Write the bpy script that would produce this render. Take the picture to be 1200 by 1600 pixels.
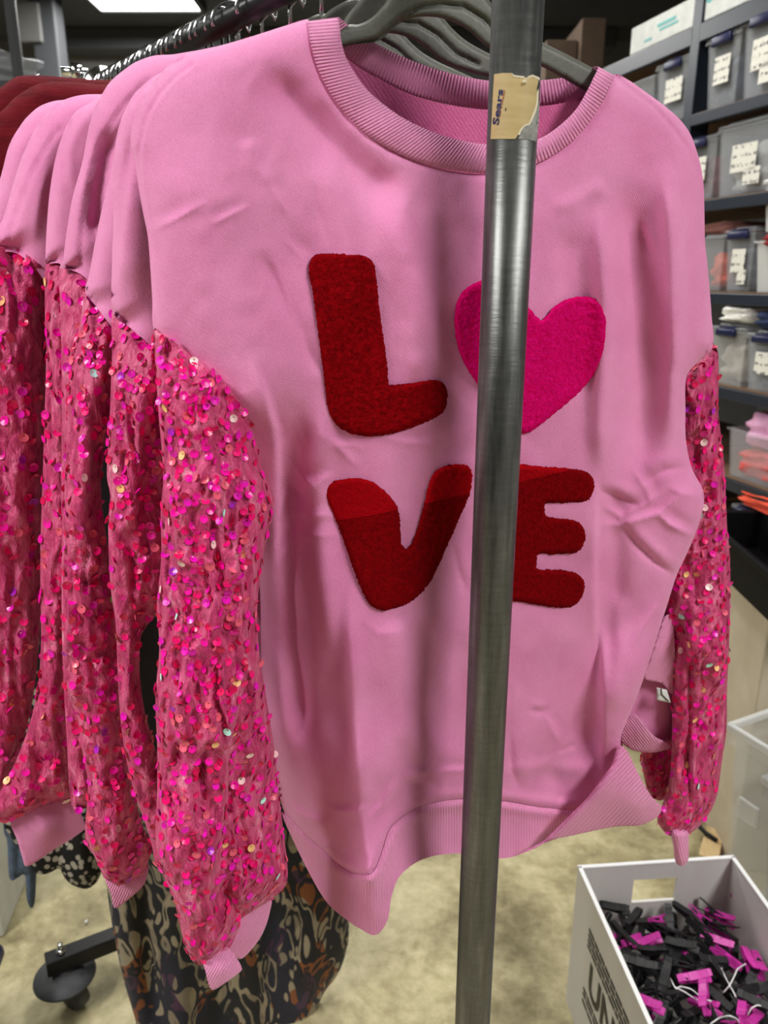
import bpy, bmesh, math, random
import numpy as np
from mathutils import Vector, Matrix
from mathutils.geometry import delaunay_2d_cdt

for o in list(bpy.data.objects):
    bpy.data.objects.remove(o, do_unlink=True)
SC = bpy.context.scene
COL = SC.collection
RNG = np.random.default_rng(7)
random.seed(7)

# ------------------------------------------------------------------ camera, world, lights, exposure
CAMZ = 1.40
PITCH = math.radians(17.2)
CP, SP = math.cos(PITCH), math.sin(PITCH)
FPX = 1200.0
cd = bpy.data.cameras.new('camera')
cam = bpy.data.objects.new('camera', cd)
COL.objects.link(cam)
cam.location = (0, 0, CAMZ)
cam.rotation_euler = (math.pi / 2 - PITCH, 0, 0)
cd.sensor_fit = 'VERTICAL'
cd.sensor_height = 36.0
cd.sensor_width = 27.0
cd.lens = 27.0
cd.clip_start = 0.02
cd.clip_end = 60
cd.dof.use_dof = True
cd.dof.focus_distance = 0.70
cd.dof.aperture_fstop = 7.5
SC.camera = cam

w = bpy.data.worlds.new('world')
SC.world = w
w.use_nodes = True
w.node_tree.nodes['Background'].inputs[0].default_value = (0.95, 0.97, 1.0, 1)
w.node_tree.nodes['Background'].inputs[1].default_value = 0.065

VS = SC.view_settings
VS.view_transform = 'Standard'
VS.look = 'None'
VS.gamma = 1.0
VS.use_curve_mapping = False
VS.exposure = 0.12

# ceiling light panels of the stockroom: (x, y, width, length, watts)
CEIL = 3.0
PANELS = [(-1.75, -0.45, 0.6, 1.2, 74), (-1.45, 4.85, 0.62, 1.3, 75), (0.25, 4.3, 0.6, 1.2, 14),
          (1.75, -0.55, 0.6, 1.2, 62), (-2.9, 1.6, 0.6, 1.2, 20), (0.1, 1.9, 0.6, 1.2, 14)]
for i, (lx, ly, lw, ll, watts) in enumerate(PANELS):
    ld = bpy.data.lights.new('panel_light', 'AREA')
    ld.shape = 'RECTANGLE'
    ld.size = lw
    ld.size_y = ll
    ld.energy = watts
    ld.color = (1.0, 0.985, 0.95)
    lo = bpy.data.objects.new('panel_light', ld)
    lo.location = (lx, ly, CEIL - 0.045)
    COL.objects.link(lo)

# ------------------------------------------------------------------ materials
def nodes_of(m):
    m.use_nodes = True
    nt = m.node_tree
    return nt, nt.nodes['Principled BSDF']

def setp(b, **kw):
    names = dict(base='Base Color', rough='Roughness', metal='Metallic', sheen='Sheen Weight', sheenr='Sheen Roughness',
                 sheent='Sheen Tint', spec='Specular IOR Level', coat='Coat Weight', coatr='Coat Roughness', trans='Transmission Weight',
                 alpha='Alpha', ior='IOR', aniso='Anisotropic', sss='Subsurface Weight')
    for k, v in kw.items():
        if k in ('base', 'sheent') and len(v) == 3:
            v = (*v, 1)
        b.inputs[names[k]].default_value = v

def lin(r, g, b):
    f = lambda c: (c / 255 / 12.92) if c / 255 <= 0.04045 else ((c / 255 + 0.055) / 1.055) ** 2.4
    return (f(r), f(g), f(b))

def coords(nt, scale=(1, 1, 1), rot=(0, 0, 0), kind='Object'):
    tc = nt.nodes.new('ShaderNodeTexCoord')
    mp = nt.nodes.new('ShaderNodeMapping')
    mp.inputs['Scale'].default_value = scale
    mp.inputs['Rotation'].default_value = rot
    nt.links.new(tc.outputs[kind], mp.inputs['Vector'])
    return mp.outputs[0]

def noise(nt, vec, scale, detail=3, rough=0.55, dist=0.0):
    n = nt.nodes.new('ShaderNodeTexNoise')
    n.inputs['Scale'].default_value = scale
    n.inputs['Detail'].default_value = detail
    n.inputs['Roughness'].default_value = rough
    n.inputs['Distortion'].default_value = dist
    if vec is not None:
        nt.links.new(vec, n.inputs['Vector'])
    return n.outputs['Fac']

def ramp(nt, fac, stops, interp='LINEAR'):
    r = nt.nodes.new('ShaderNodeValToRGB')
    r.color_ramp.interpolation = interp
    e = r.color_ramp.elements
    while len(e) < len(stops):
        e.new(0.5)
    for k, (p, c) in enumerate(stops):
        e[k].position = p
        e[k].color = (*c, 1) if len(c) == 3 else c
    nt.links.new(fac, r.inputs[0])
    return r.outputs[0]

def bump(nt, b, height, strength, dist, chain=None):
    n = nt.nodes.new('ShaderNodeBump')
    n.inputs['Strength'].default_value = strength
    n.inputs['Distance'].default_value = dist
    nt.links.new(height, n.inputs['Height'])
    if chain is not None:
        nt.links.new(chain, n.inputs['Normal'])
    nt.links.new(n.outputs[0], b.inputs['Normal'])
    return n.outputs[0]

def math_node(nt, op, a, b=None):
    n = nt.nodes.new('ShaderNodeMath')
    n.operation = op
    for i, v in enumerate((a, b)):
        if v is None:
            continue
        if isinstance(v, (int, float)):
            n.inputs[i].default_value = v
        else:
            nt.links.new(v, n.inputs[i])
    return n.outputs[0]

def plain(name, base, rough=0.6, **kw):
    m = bpy.data.materials.new(name)
    nt, b = nodes_of(m)
    setp(b, base=base, rough=rough, **kw)
    return m

def speckled(name, c1, c2, scale, rough=0.6, bumpd=0.0, bscale=None, detail=4, stretch=(1, 1, 1), **kw):
    m = bpy.data.materials.new(name)
    nt, b = nodes_of(m)
    setp(b, base=c1, rough=rough, **kw)
    v = coords(nt, stretch)
    f = noise(nt, v, scale, detail)
    nt.links.new(ramp(nt, f, [(0.3, c1), (0.7, c2)]), b.inputs['Base Color'])
    if bumpd:
        bump(nt, b, noise(nt, v, bscale or scale, 3), 0.6, bumpd)
    return m

PINK = lin(238, 152, 200)
def fleece(name, base, base2, ribbed=0, loops=False):
    m = bpy.data.materials.new(name)
    nt, b = nodes_of(m)
    setp(b, base=base, rough=0.92, sheen=0.25, sheenr=0.5, spec=0.2)
    v = coords(nt)
    f = noise(nt, v, 14, 3)
    fine = noise(nt, v, 750, 1, 0.5)
    mix = math_node(nt, 'ADD', math_node(nt, 'MULTIPLY', f, 0.6), math_node(nt, 'MULTIPLY', fine, 0.4))
    nt.links.new(ramp(nt, mix, [(0.32, base2), (0.68, base)]), b.inputs['Base Color'])
    wv = nt.nodes.new('ShaderNodeTexWave')
    wv.inputs['Scale'].default_value = 190 if not loops else 105
    wv.inputs['Distortion'].default_value = 2.2
    wv.inputs['Detail'].default_value = 1
    wv.inputs['Detail Scale'].default_value = 3
    nt.links.new(coords(nt, rot=(0, math.radians(38), 0)), wv.inputs['Vector'])
    h = math_node(nt, 'ADD', math_node(nt, 'MULTIPLY', wv.outputs['Fac'], 0.55), fine)
    c = bump(nt, b, h, 0.4, 0.0007 if not loops else 0.0022)
    if ribbed:
        at = nt.nodes.new('ShaderNodeAttribute')
        at.attribute_name = 'rib'
        s = math_node(nt, 'SINE', math_node(nt, 'MULTIPLY', at.outputs['Fac'], 2 * math.pi))
        bump(nt, b, s, 1.0, ribbed, c)
    return m

M = {}
M['pink'] = fleece('pink_fleece', PINK, lin(223, 129, 181))
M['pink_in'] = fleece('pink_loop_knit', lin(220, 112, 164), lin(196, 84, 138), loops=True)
M['rib'] = fleece('pink_rib_knit', lin(238, 152, 198), lin(228, 136, 184), ribbed=0.00048)
M['rib_fine'] = fleece('pink_fine_rib', lin(238, 154, 200), lin(228, 138, 186), ribbed=0.00028)

def velvet(name):
    m = bpy.data.materials.new(name)
    nt, b = nodes_of(m)
    setp(b, rough=0.6, sheen=0.45, sheenr=0.3, spec=0.4, sheent=(1.0, 0.55, 0.7))
    v = coords(nt, (1.0, 1.0, 0.35))
    f = noise(nt, v, 75, 5, 0.65, 0.8)
    nt.links.new(ramp(nt, f, [(0.3, lin(162, 24, 86)), (0.48, lin(206, 62, 118)), (0.62, lin(226, 104, 148)), (0.76, lin(248, 178, 196))]), b.inputs['Base Color'])
    c = bump(nt, b, noise(nt, coords(nt, (1, 1, 0.4)), 110, 4, 0.6, 0.8), 1.0, 0.006)
    bump(nt, b, noise(nt, coords(nt), 700, 2), 0.35, 0.001, c)
    return m
M['velvet'] = velvet('crushed_pink_velvet')

def chenille(name, c1, c2, two_tone=None):
    m = bpy.data.materials.new(name)
    nt, b = nodes_of(m)
    setp(b, base=c1, rough=1.0, sheen=0.35, sheenr=0.4, sheent=(*c2,), spec=0.05)
    v = coords(nt)
    f = noise(nt, v, 260, 4, 0.7)
    col = ramp(nt, f, [(0.34, c1), (0.66, c2)])
    if two_tone:                                   # these letters are a lighter red above a straight line
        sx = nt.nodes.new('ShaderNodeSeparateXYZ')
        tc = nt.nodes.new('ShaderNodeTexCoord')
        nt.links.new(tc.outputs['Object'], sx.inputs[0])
        hgt = math_node(nt, 'ADD', sx.outputs['Z'], math_node(nt, 'MULTIPLY', sx.outputs['X'], two_tone[1]))
        k = math_node(nt, 'GREATER_THAN', hgt, two_tone[0])
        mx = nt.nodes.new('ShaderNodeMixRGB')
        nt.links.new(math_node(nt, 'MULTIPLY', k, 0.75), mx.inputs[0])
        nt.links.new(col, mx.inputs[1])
        mx.inputs[2].default_value = (*two_tone[2], 1)
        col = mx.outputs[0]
    nt.links.new(col, b.inputs['Base Color'])
    bump(nt, b, noise(nt, v, 420, 4, 0.7), 1.0, 0.0035)
    return m

RED1, RED2 = lin(112, 1, 8), lin(164, 4, 16)
M['letter'] = chenille('red_chenille', RED1, RED2)
M['heart'] = chenille('hot_pink_chenille', lin(236, 0, 96), lin(255, 16, 138))

SEQ_COLS = [('magenta', lin(246, 8, 160)), ('hot_pink', lin(236, 6, 112)), ('raspberry', lin(214, 8, 84)), ('fuchsia', lin(226, 14, 176)),
            ('rose', lin(228, 92, 118)), ('violet', lin(176, 30, 190)), ('peach', lin(250, 190, 130)), ('ice', lin(190, 250, 235)),
            ('pearl', lin(245, 205, 205)), ('lime', lin(150, 240, 120))]
SEQ_W = [0.36, 0.26, 0.15, 0.11, 0.075, 0.012, 0.015, 0.005, 0.011, 0.001]
SEQ_M = []
for nm, c in SEQ_COLS:
    SEQ_M.append(plain('sequin_' + nm, tuple(min(1, x * 1.12) for x in c), 0.3, spec=0.5))

M['steel'] = None
def galvanised():
    m = bpy.data.materials.new('galvanised_steel')
    nt, b = nodes_of(m)
    setp(b, metal=0.75, rough=0.4)
    v = coords(nt, (60, 60, 5))
    f = noise(nt, v, 1.0, 5, 0.65)
    g = noise(nt, coords(nt, (40, 40, 260)), 1.0, 3, 0.6)
    mix = math_node(nt, 'ADD', math_node(nt, 'MULTIPLY', f, 0.86), math_node(nt, 'MULTIPLY', g, 0.14))
    nt.links.new(ramp(nt, mix, [(0.3, (0.06, 0.062, 0.06)), (0.55, (0.15, 0.153, 0.15)), (0.78, (0.32, 0.325, 0.32))]), b.inputs['Base Color'])
    nt.links.new(ramp(nt, mix, [(0.3, (0.28,) * 3), (0.7, (0.5,) * 3)]), b.inputs['Roughness'])
    bump(nt, b, g, 0.3, 0.0006)
    return m
M['steel'] = galvanised()
M['chrome'] = plain('chrome', (0.75, 0.76, 0.77), 0.14, metal=1.0)
M['rail'] = plain('black_rail', (0.012, 0.013, 0.015), 0.35)
M['black'] = speckled('black_paint', (0.005, 0.005, 0.006), (0.009, 0.009, 0.01), 90, 0.4, spec=0.25)
M['black_plastic'] = plain('matt_black_plastic', (0.004, 0.004, 0.0045), 0.6, spec=0.12)
M['rubber'] = speckled('grey_rubber', (0.035, 0.037, 0.04), (0.06, 0.063, 0.068), 40, 0.55)
M['hanger'] = speckled('grey_hanger_plastic', lin(86, 88, 80), lin(98, 100, 91), 220, 0.5, 0.0003, 900)
M['sticker'] = speckled('yellowed_paper', lin(206, 184, 132), lin(190, 166, 116), 30, 0.5, stretch=(1, 1, 6))
M['sticker_torn'] = speckled('torn_paper_grey', lin(170, 170, 164), lin(120, 122, 120), 160, 0.7)
M['paper_edge'] = plain('white_paper_edge', lin(232, 222, 196), 0.8)
M['navy_ink'] = plain('navy_ink', lin(24, 22, 86), 0.5)
M['brown_ink'] = plain('brown_ink', lin(176, 96, 52), 0.6)
M['red_cloth'] = speckled('dark_red_cloth', lin(84, 4, 17), lin(110, 9, 26), 60, 0.9, 0.0015, 240, stretch=(0.4, 0.4, 1.6), sheen=0.03, spec=0.2)
M['white'] = plain('white_plastic', (0.72, 0.72, 0.72), 0.5)
M['thread'] = plain('white_thread', (0.82, 0.82, 0.82), 0.7)
M['denim'] = speckled('slate_blue_cloth', lin(70, 84, 104), lin(92, 106, 124), 120, 0.9, 0.001, 300)
M['navy'] = plain('navy_plastic', lin(14, 20, 66), 0.4)
M['dark_red_in'] = plain('dark_red', lin(150, 10, 30), 0.8)

def concrete():
    m = bpy.data.materials.new('concrete_floor')
    nt, b = nodes_of(m)
    setp(b, rough=0.55, spec=0.3)
    v = coords(nt)
    a = noise(nt, v, 5.5, 6, 0.62, 0.5)
    c = noise(nt, v, 34, 5, 0.65)
    mix = math_node(nt, 'ADD', math_node(nt, 'MULTIPLY', a, 0.7), math_node(nt, 'MULTIPLY', c, 0.3))
    nt.links.new(ramp(nt, mix, [(0.36, lin(124, 114, 82)), (0.5, lin(170, 160, 122)), (0.64, lin(206, 196, 158))]), b.inputs['Base Color'])
    bump(nt, b, noise(nt, v, 160, 3), 0.3, 0.001)
    return m
M['floor'] = concrete()
M['wall'] = speckled('grey_wall', (0.12, 0.12, 0.12), (0.15, 0.15, 0.148), 8, 0.8)
M['ceiling'] = speckled('dark_ceiling', (0.05, 0.052, 0.058), (0.065, 0.068, 0.075), 5, 0.7)
M['beam'] = plain('dark_steel_beam', (0.028, 0.03, 0.034), 0.6)
M['rack_steel'] = plain('slate_painted_steel', lin(38, 44, 55), 0.36, spec=0.4)
M['board'] = speckled('particle_board', lin(96, 74, 54), lin(122, 96, 72), 300, 0.8)
M['card'] = speckled('brown_cardboard', lin(66, 50, 38), lin(80, 62, 46), 20, 0.85)
M['beige'] = speckled('beige_canvas', lin(196, 184, 160), lin(214, 203, 182), 9, 0.9, 0.001, 400)
M['box_white'] = speckled('white_carton', lin(206, 208, 204), lin(222, 224, 220), 30, 0.8)
M['teal_ink'] = plain('teal_ink', lin(120, 190, 190), 0.7)
M['diffuser'] = None
def emitter(name, col, s):
    m = bpy.data.materials.new(name)
    m.use_nodes = True
    nt = m.node_tree
    nt.nodes.clear()
    e = nt.nodes.new('ShaderNodeEmission')
    e.inputs[0].default_value = (*col, 1)
    e.inputs[1].default_value = s
    out = nt.nodes.new('ShaderNodeOutputMaterial')
    nt.links.new(e.outputs[0], out.inputs[0])
    return m
M['diffuser'] = emitter('lit_diffuser', (1.0, 0.99, 0.95), 6.0)

def clear_plastic(name, tint, body):
    m = bpy.data.materials.new(name)
    nt, b = nodes_of(m)
    setp(b, base=tint, rough=0.18, spec=0.8)
    tr = nt.nodes.new('ShaderNodeBsdfTransparent')
    mx = nt.nodes.new('ShaderNodeMixShader')
    mx.inputs[0].default_value = body
    out = nt.nodes['Material Output']
    nt.links.new(tr.outputs[0], mx.inputs[1])
    nt.links.new(b.outputs[0], mx.inputs[2])
    nt.links.new(mx.outputs[0], out.inputs[0])
    return m
M['clear'] = clear_plastic('clear_plastic', (0.7, 0.73, 0.77), 0.2)
M['clear_pale'] = clear_plastic('milky_clear_plastic', (0.8, 0.81, 0.8), 0.2)
M['clear_white'] = clear_plastic('frosted_white_plastic', (0.84, 0.85, 0.84), 0.6)
M['corrugated'] = speckled('white_corrugated_plastic', lin(214, 210, 206), lin(226, 224, 220), 14, 0.5, 0.001, 60, stretch=(1, 1, 0.1))
M['rim_white'] = plain('cut_white_edge', (0.9, 0.9, 0.9), 0.4)
M['print_grey'] = plain('dark_print', lin(70, 66, 58), 0.7)

def scribble(name):
    m = bpy.data.materials.new(name)
    nt, b = nodes_of(m)
    setp(b, rough=0.8)
    wv = nt.nodes.new('ShaderNodeTexWave')
    wv.bands_direction = 'Z'
    wv.inputs['Scale'].default_value = 14
    wv.inputs['Distortion'].default_value = 3.0
    wv.inputs['Detail'].default_value = 3
    wv.inputs['Detail Scale'].default_value = 16
    v = coords(nt)
    nt.links.new(v, wv.inputs['Vector'])
    gaps = noise(nt, coords(nt, (1, 1, 0.6)), 110, 2)
    mk = math_node(nt, 'MULTIPLY', math_node(nt, 'GREATER_THAN', wv.outputs['Fac'], 0.86), math_node(nt, 'GREATER_THAN', gaps, 0.5))
    nt.links.new(ramp(nt, mk, [(0.0, lin(232, 230, 220)), (1.0, lin(90, 88, 86))]), b.inputs['Base Color'])
    return m
M['label'] = scribble('handwritten_label')

def ikat():
    m = bpy.data.materials.new('ikat_print')
    nt, b = nodes_of(m)
    setp(b, rough=0.85, sheen=0.1)
    def dn(scale, stretch, dist, det=1.0):
        n = nt.nodes.new('ShaderNodeTexNoise')
        n.inputs['Scale'].default_value = scale
        n.inputs['Detail'].default_value = det
        n.inputs['Distortion'].default_value = dist
        nt.links.new(coords(nt, stretch), n.inputs['Vector'])
        return n.outputs['Fac']
    f = dn(21, (1, 1, 0.5), 1.6)
    band = ramp(nt, f, [(0.36, (1, 1, 1)), (0.385, (0, 0, 0)), (0.52, (0, 0, 0)), (0.535, (1, 1, 1)), (0.60, (1, 1, 1)), (0.625, (0, 0, 0)), (0.70, (0, 0, 0)), (0.72, (1, 1, 1))])
    tint = dn(11, (1, 1, 0.6), 0.5)
    motif = ramp(nt, tint, [(0.0, lin(66, 34, 62)), (0.34, lin(128, 116, 96)), (0.45, lin(150, 137, 113)), (0.58, lin(128, 70, 26)), (0.66, lin(66, 34, 62)), (1.0, lin(66, 34, 62))], 'CONSTANT')
    base = ramp(nt, dn(9, (1, 1, 1), 0.2), [(0.45, lin(10, 8, 14)), (0.6, lin(18, 18, 36))])
    mx = nt.nodes.new('ShaderNodeMixRGB')
    nt.links.new(band, mx.inputs[0])
    nt.links.new(base, mx.inputs[1])
    nt.links.new(motif, mx.inputs[2])
    nt.links.new(mx.outputs[0], b.inputs['Base Color'])
    return m
M['ikat'] = ikat()

def spotted():
    m = bpy.data.materials.new('black_spotted_print')
    nt, b = nodes_of(m)
    setp(b, rough=0.85)
    vo = nt.nodes.new('ShaderNodeTexVoronoi')
    vo.inputs['Scale'].default_value = 92
    nt.links.new(coords(nt, (1, 1, 0.7)), vo.inputs['Vector'])
    nt.links.new(ramp(nt, vo.outputs['Distance'], [(0.0, lin(176, 168, 156)), (0.40, lin(176, 168, 156)), (0.47, lin(12, 10, 12))]), b.inputs['Base Color'])
    return m
M['spotted'] = spotted()

# ------------------------------------------------------------------ mesh and scene helpers
def link(o, parent=None, base=None):
    COL.objects.link(o)
    if parent is not None:
        o.parent = parent
        o.matrix_parent_inverse = Matrix.Translation(parent.location).inverted() if parent.type == 'EMPTY' else Matrix.Identity(4)
    return o

def tag(o, label=None, cat=None, group=None, kind=None):
    if label: o['label'] = label
    if cat: o['category'] = cat
    if group: o['group'] = group
    if kind: o['kind'] = kind
    return o

def thing(name, loc, label, cat, group=None):
    e = bpy.data.objects.new(name, None)
    e.location = loc
    e.empty_display_size = 0.05
    COL.objects.link(e)
    return tag(e, label, cat, group)

def mesh_obj(name, verts, faces, mat, parent=None, smooth=True, attrs=None):
    me = bpy.data.meshes.new(name)
    me.from_pydata([tuple(map(float, v)) for v in verts], [], [tuple(int(i) for i in f) for f in faces])
    if smooth:
        me.polygons.foreach_set('use_smooth', [True] * len(me.polygons))
    if attrs:
        for k, vals in attrs.items():
            a = me.attributes.new(k, 'FLOAT', 'POINT')
            a.data.foreach_set('value', np.asarray(vals, dtype=np.float32))
    for mm in (mat if isinstance(mat, (list, tuple)) else [mat]):
        me.materials.append(mm)
    me.update()
    return link(bpy.data.objects.new(name, me), parent)

def bm_obj(name, bm, mat, parent=None, smooth=False):
    me = bpy.data.meshes.new(name)
    bmesh.ops.recalc_face_normals(bm, faces=bm.faces)
    bm.to_mesh(me)
    bm.free()
    if smooth:
        me.polygons.foreach_set('use_smooth', [True] * len(me.polygons))
    me.materials.append(mat)
    return link(bpy.data.objects.new(name, me), parent)

def add_hexa(bm, p, bevel=0.0):
    """box from 8 corner points: bottom four then top four"""
    v = [bm.verts.new(q) for q in p]
    fs = [(0, 3, 2, 1), (4, 5, 6, 7), (0, 1, 5, 4), (1, 2, 6, 5), (2, 3, 7, 6), (3, 0, 4, 7)]
    faces = [bm.faces.new([v[i] for i in f]) for f in fs]
    if bevel:
        es = list({e for f in faces for e in f.edges})
        bmesh.ops.bevel(bm, geom=es, offset=bevel, segments=2, affect='EDGES', profile=0.5)

class Frame:
    """a local frame standing on the floor: s along, b across, z up"""
    def __init__(self, o, ang):
        self.o = o
        self.e = (math.cos(ang), math.sin(ang))
        self.n = (-math.sin(ang), math.cos(ang))
    def P(self, s, b, z):
        return (self.o[0] + s * self.e[0] + b * self.n[0], self.o[1] + s * self.e[1] + b * self.n[1], z)
    def box(self, bm, s0, s1, b0, b1, z0, z1, bevel=0.0, taper=0.0):
        t = taper
        add_hexa(bm, [self.P(s0 + t, b0 + t, z0), self.P(s1 - t, b0 + t, z0), self.P(s1 - t, b1 - t, z0), self.P(s0 + t, b1 - t, z0),
                      self.P(s0, b0, z1), self.P(s1, b0, z1), self.P(s1, b1, z1), self.P(s0, b1, z1)], bevel)
WF = Frame((0, 0), 0)

def tube_mesh(path, r, seg=8, closed=False, caps=True):
    path = [Vector(p) for p in path]
    n = len(path)
    V, F = [], []
    up = None
    for i, p in enumerate(path):
        a = path[(i - 1) % n] if (closed or i > 0) else p
        b = path[(i + 1) % n] if (closed or i < n - 1) else p
        t = (b - a).normalized()
        if up is None:
            up = t.orthogonal().normalized()
        else:
            up = (up - t * up.dot(t))
            up = up.normalized() if up.length > 1e-6 else t.orthogonal().normalized()
        s = t.cross(up)
        rr = r[i] if isinstance(r, (list, tuple)) else r
        for k in range(seg):
            an = 2 * math.pi * k / seg
            V.append(p + (up * math.cos(an) + s * math.sin(an)) * rr)
    m = n if closed else n - 1
    for i in range(m):
        for k in range(seg):
            a = i * seg + k
            b = i * seg + (k + 1) % seg
            c = ((i + 1) % n) * seg + (k + 1) % seg
            d = ((i + 1) % n) * seg + k
            F.append((a, b, c, d))
    if caps and not closed:
        F.append(tuple(range(seg))[::-1])
        F.append(tuple((n - 1) * seg + k for k in range(seg)))
    return V, F

def tube(name, path, r, mat, parent=None, seg=8, closed=False):
    V, F = tube_mesh(path, r, seg, closed)
    return mesh_obj(name, V, F, mat, parent)

def text_mesh(body, size, bold=0.0):
    cu = bpy.data.curves.new('txt', 'FONT')
    cu.body = body
    cu.size = size
    cu.offset = bold
    cu.resolution_u = 3
    ob = bpy.data.objects.new('txt', cu)
    COL.objects.link(ob)
    dg = bpy.context.evaluated_depsgraph_get()
    me = bpy.data.meshes.new_from_object(ob.evaluated_get(dg))
    bpy.data.objects.remove(ob, do_unlink=True)
    bm = bmesh.new()
    bm.from_mesh(me)
    bmesh.ops.triangulate(bm, faces=bm.faces)
    V = np.array([v.co[:] for v in bm.verts])
    F = [[v.index for v in f.verts] for f in bm.faces]
    bm.free()
    return V, F

# ------------------------------------------------------------------ pixels <-> places (image taken as 1200 x 1600)
def rays(px, py):
    px = np.asarray(px, float)
    py = np.asarray(py, float)
    u = (px - 600) / FPX
    v = (800 - py) / FPX
    return np.stack([u, CP + v * SP, -SP + v * CP], -1)

def project(P):
    P = np.asarray(P, float)
    x, y, z = P[..., 0], P[..., 1], P[..., 2] - CAMZ
    zc = y * CP - z * SP
    v = (y * SP + z * CP) / zc
    return np.stack([600 + FPX * x / zc, 800 - FPX * v], -1)

def at_y(px, py, y):
    r = rays(px, py)
    t = y / r[1]
    return Vector((r[0] * t, y, CAMZ + r[2] * t))

def at_z(px, py, z):
    r = rays(px, py)
    t = (z - CAMZ) / r[2]
    return Vector((r[0] * t, r[1] * t, z))

POLE = (0.097, 0.640)
POLE_R = 0.019
RAIL_DIR = np.array([-0.623, 0.782])
RAIL_Z = CAMZ + 0.27
TH = math.radians(20)
NRM = np.array([math.sin(TH), -math.cos(TH)])
Q0 = np.array([0.106, 0.708])
def rail_pt(t, dz=0.0):
    return Vector((POLE[0] + RAIL_DIR[0] * t, POLE[1] + RAIL_DIR[1] * t, RAIL_Z + dz))

class Layer:
    """the upright sheet in which a garment hangs, delta metres along the rail from the front one"""
    def __init__(self, delta):
        q = Q0 + RAIL_DIR * delta
        self.c = float(NRM @ q)
        self.delta = delta
    def to3d(self, px, py, d):
        r = rays(px, py)
        t = (self.c + np.asarray(d)) / (r[..., 0] * NRM[0] + r[..., 1] * NRM[1])
        return r * t[..., None] + np.array([0, 0, CAMZ])

# ------------------------------------------------------------------ cloth helpers
def resample(poly, sp, closed=True, smooth=True):
    P = np.array(poly, float)
    n = len(P)
    out = []
    m = n if closed else n - 1
    for i in range(m):
        if closed:
            a, b, c, d = P[(i - 1) % n], P[i], P[(i + 1) % n], P[(i + 2) % n]
        else:
            a, b, c, d = P[max(i - 1, 0)], P[i], P[i + 1], P[min(i + 2, n - 1)]
        L = np.linalg.norm(c - b)
        k = max(1, int(round(L / sp)))
        for j in range(k):
            t = j / k
            if smooth:
                out.append(0.5 * ((2 * b) + (-a + c) * t + (2 * a - 5 * b + 4 * c - d) * t * t + (-a + 3 * b - 3 * c + d) * t ** 3))
            else:
                out.append(b + (c - b) * t)
    if not closed:
        out.append(P[-1])
    return np.array(out)

def inside(pts, poly):
    x, y = pts[:, 0], pts[:, 1]
    res = np.zeros(len(pts), bool)
    n = len(poly)
    for i in range(n):
        x0, y0 = poly[i]
        x1, y1 = poly[(i + 1) % n]
        if y0 == y1:
            continue
        c = ((y0 > y) != (y1 > y)) & (x < (x1 - x0) * (y - y0) / (y1 - y0) + x0)
        res ^= c
    return res

def dist_line(pts, line):
    """distance to a polyline, signed side (+ lies to the right of a line drawn downwards) and position 0..1 along it"""
    line = np.array(line, float)
    best = np.full(len(pts), 1e9)
    side = np.zeros(len(pts))
    pos = np.zeros(len(pts))
    seg = np.linalg.norm(np.diff(line, axis=0), axis=1)
    acc = np.concatenate([[0], np.cumsum(seg)])
    for i in range(len(line) - 1):
        a, b = line[i], line[i + 1]
        ab = b - a
        L2 = ab @ ab
        if L2 == 0:
            continue
        t = np.clip(((pts - a) @ ab) / L2, 0, 1)
        q = a + t[:, None] * ab
        dv = pts - q
        dd = np.hypot(dv[:, 0], dv[:, 1])
        m = dd < best
        best[m] = dd[m]
        cr = ab[0] * (pts[:, 1] - a[1]) - ab[1] * (pts[:, 0] - a[0])
        side[m] = -np.sign(cr[m])
        pos[m] = (acc[i] + t[m] * seg[i]) / acc[-1]
    return best, side, pos

def prof(d, wd):
    x = np.clip(d / wd, 0, 1)
    return np.sqrt(1 - (1 - x) ** 2)

def vnoise(x, y, seed=0):
    xi = np.floor(x).astype(np.int64)
    yi = np.floor(y).astype(np.int64)
    fx, fy = x - xi, y - yi
    fx = fx * fx * (3 - 2 * fx)
    fy = fy * fy * (3 - 2 * fy)
    def h(a, b):
        n = (a * 374761393 + b * 668265263 + seed * 982451653) & 0x7fffffff
        n = ((n ^ (n >> 13)) * 1274126177) & 0x7fffffff
        return ((n ^ (n >> 16)) & 0xffff) / 65535.0 * 2 - 1
    return (h(xi, yi) * (1 - fx) + h(xi + 1, yi) * fx) * (1 - fy) + (h(xi, yi + 1) * (1 - fx) + h(xi + 1, yi + 1) * fx) * fy

class TPS:
    def __init__(self, ctrl, lam=1e-4):
        c = np.array(ctrl, float)
        self.p = c[:, :2] / 1000
        n = len(c)
        r = np.linalg.norm(self.p[:, None] - self.p[None], axis=-1)
        K = np.where(r > 0, r * r * np.log(r + 1e-12), 0) + lam * np.eye(n)
        Pm = np.hstack([np.ones((n, 1)), self.p])
        A = np.zeros((n + 3, n + 3))
        A[:n, :n] = K
        A[:n, n:] = Pm
        A[n:, :n] = Pm.T
        self.w = np.linalg.solve(A, np.concatenate([c[:, 2], np.zeros(3)]))
    def __call__(self, pts):
        q = pts / 1000
        r = np.linalg.norm(q[:, None] - self.p[None], axis=-1)
        K = np.where(r > 0, r * r * np.log(r + 1e-12), 0)
        return K @ self.w[:len(self.p)] + self.w[-3] + q @ self.w[-2:]

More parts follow.
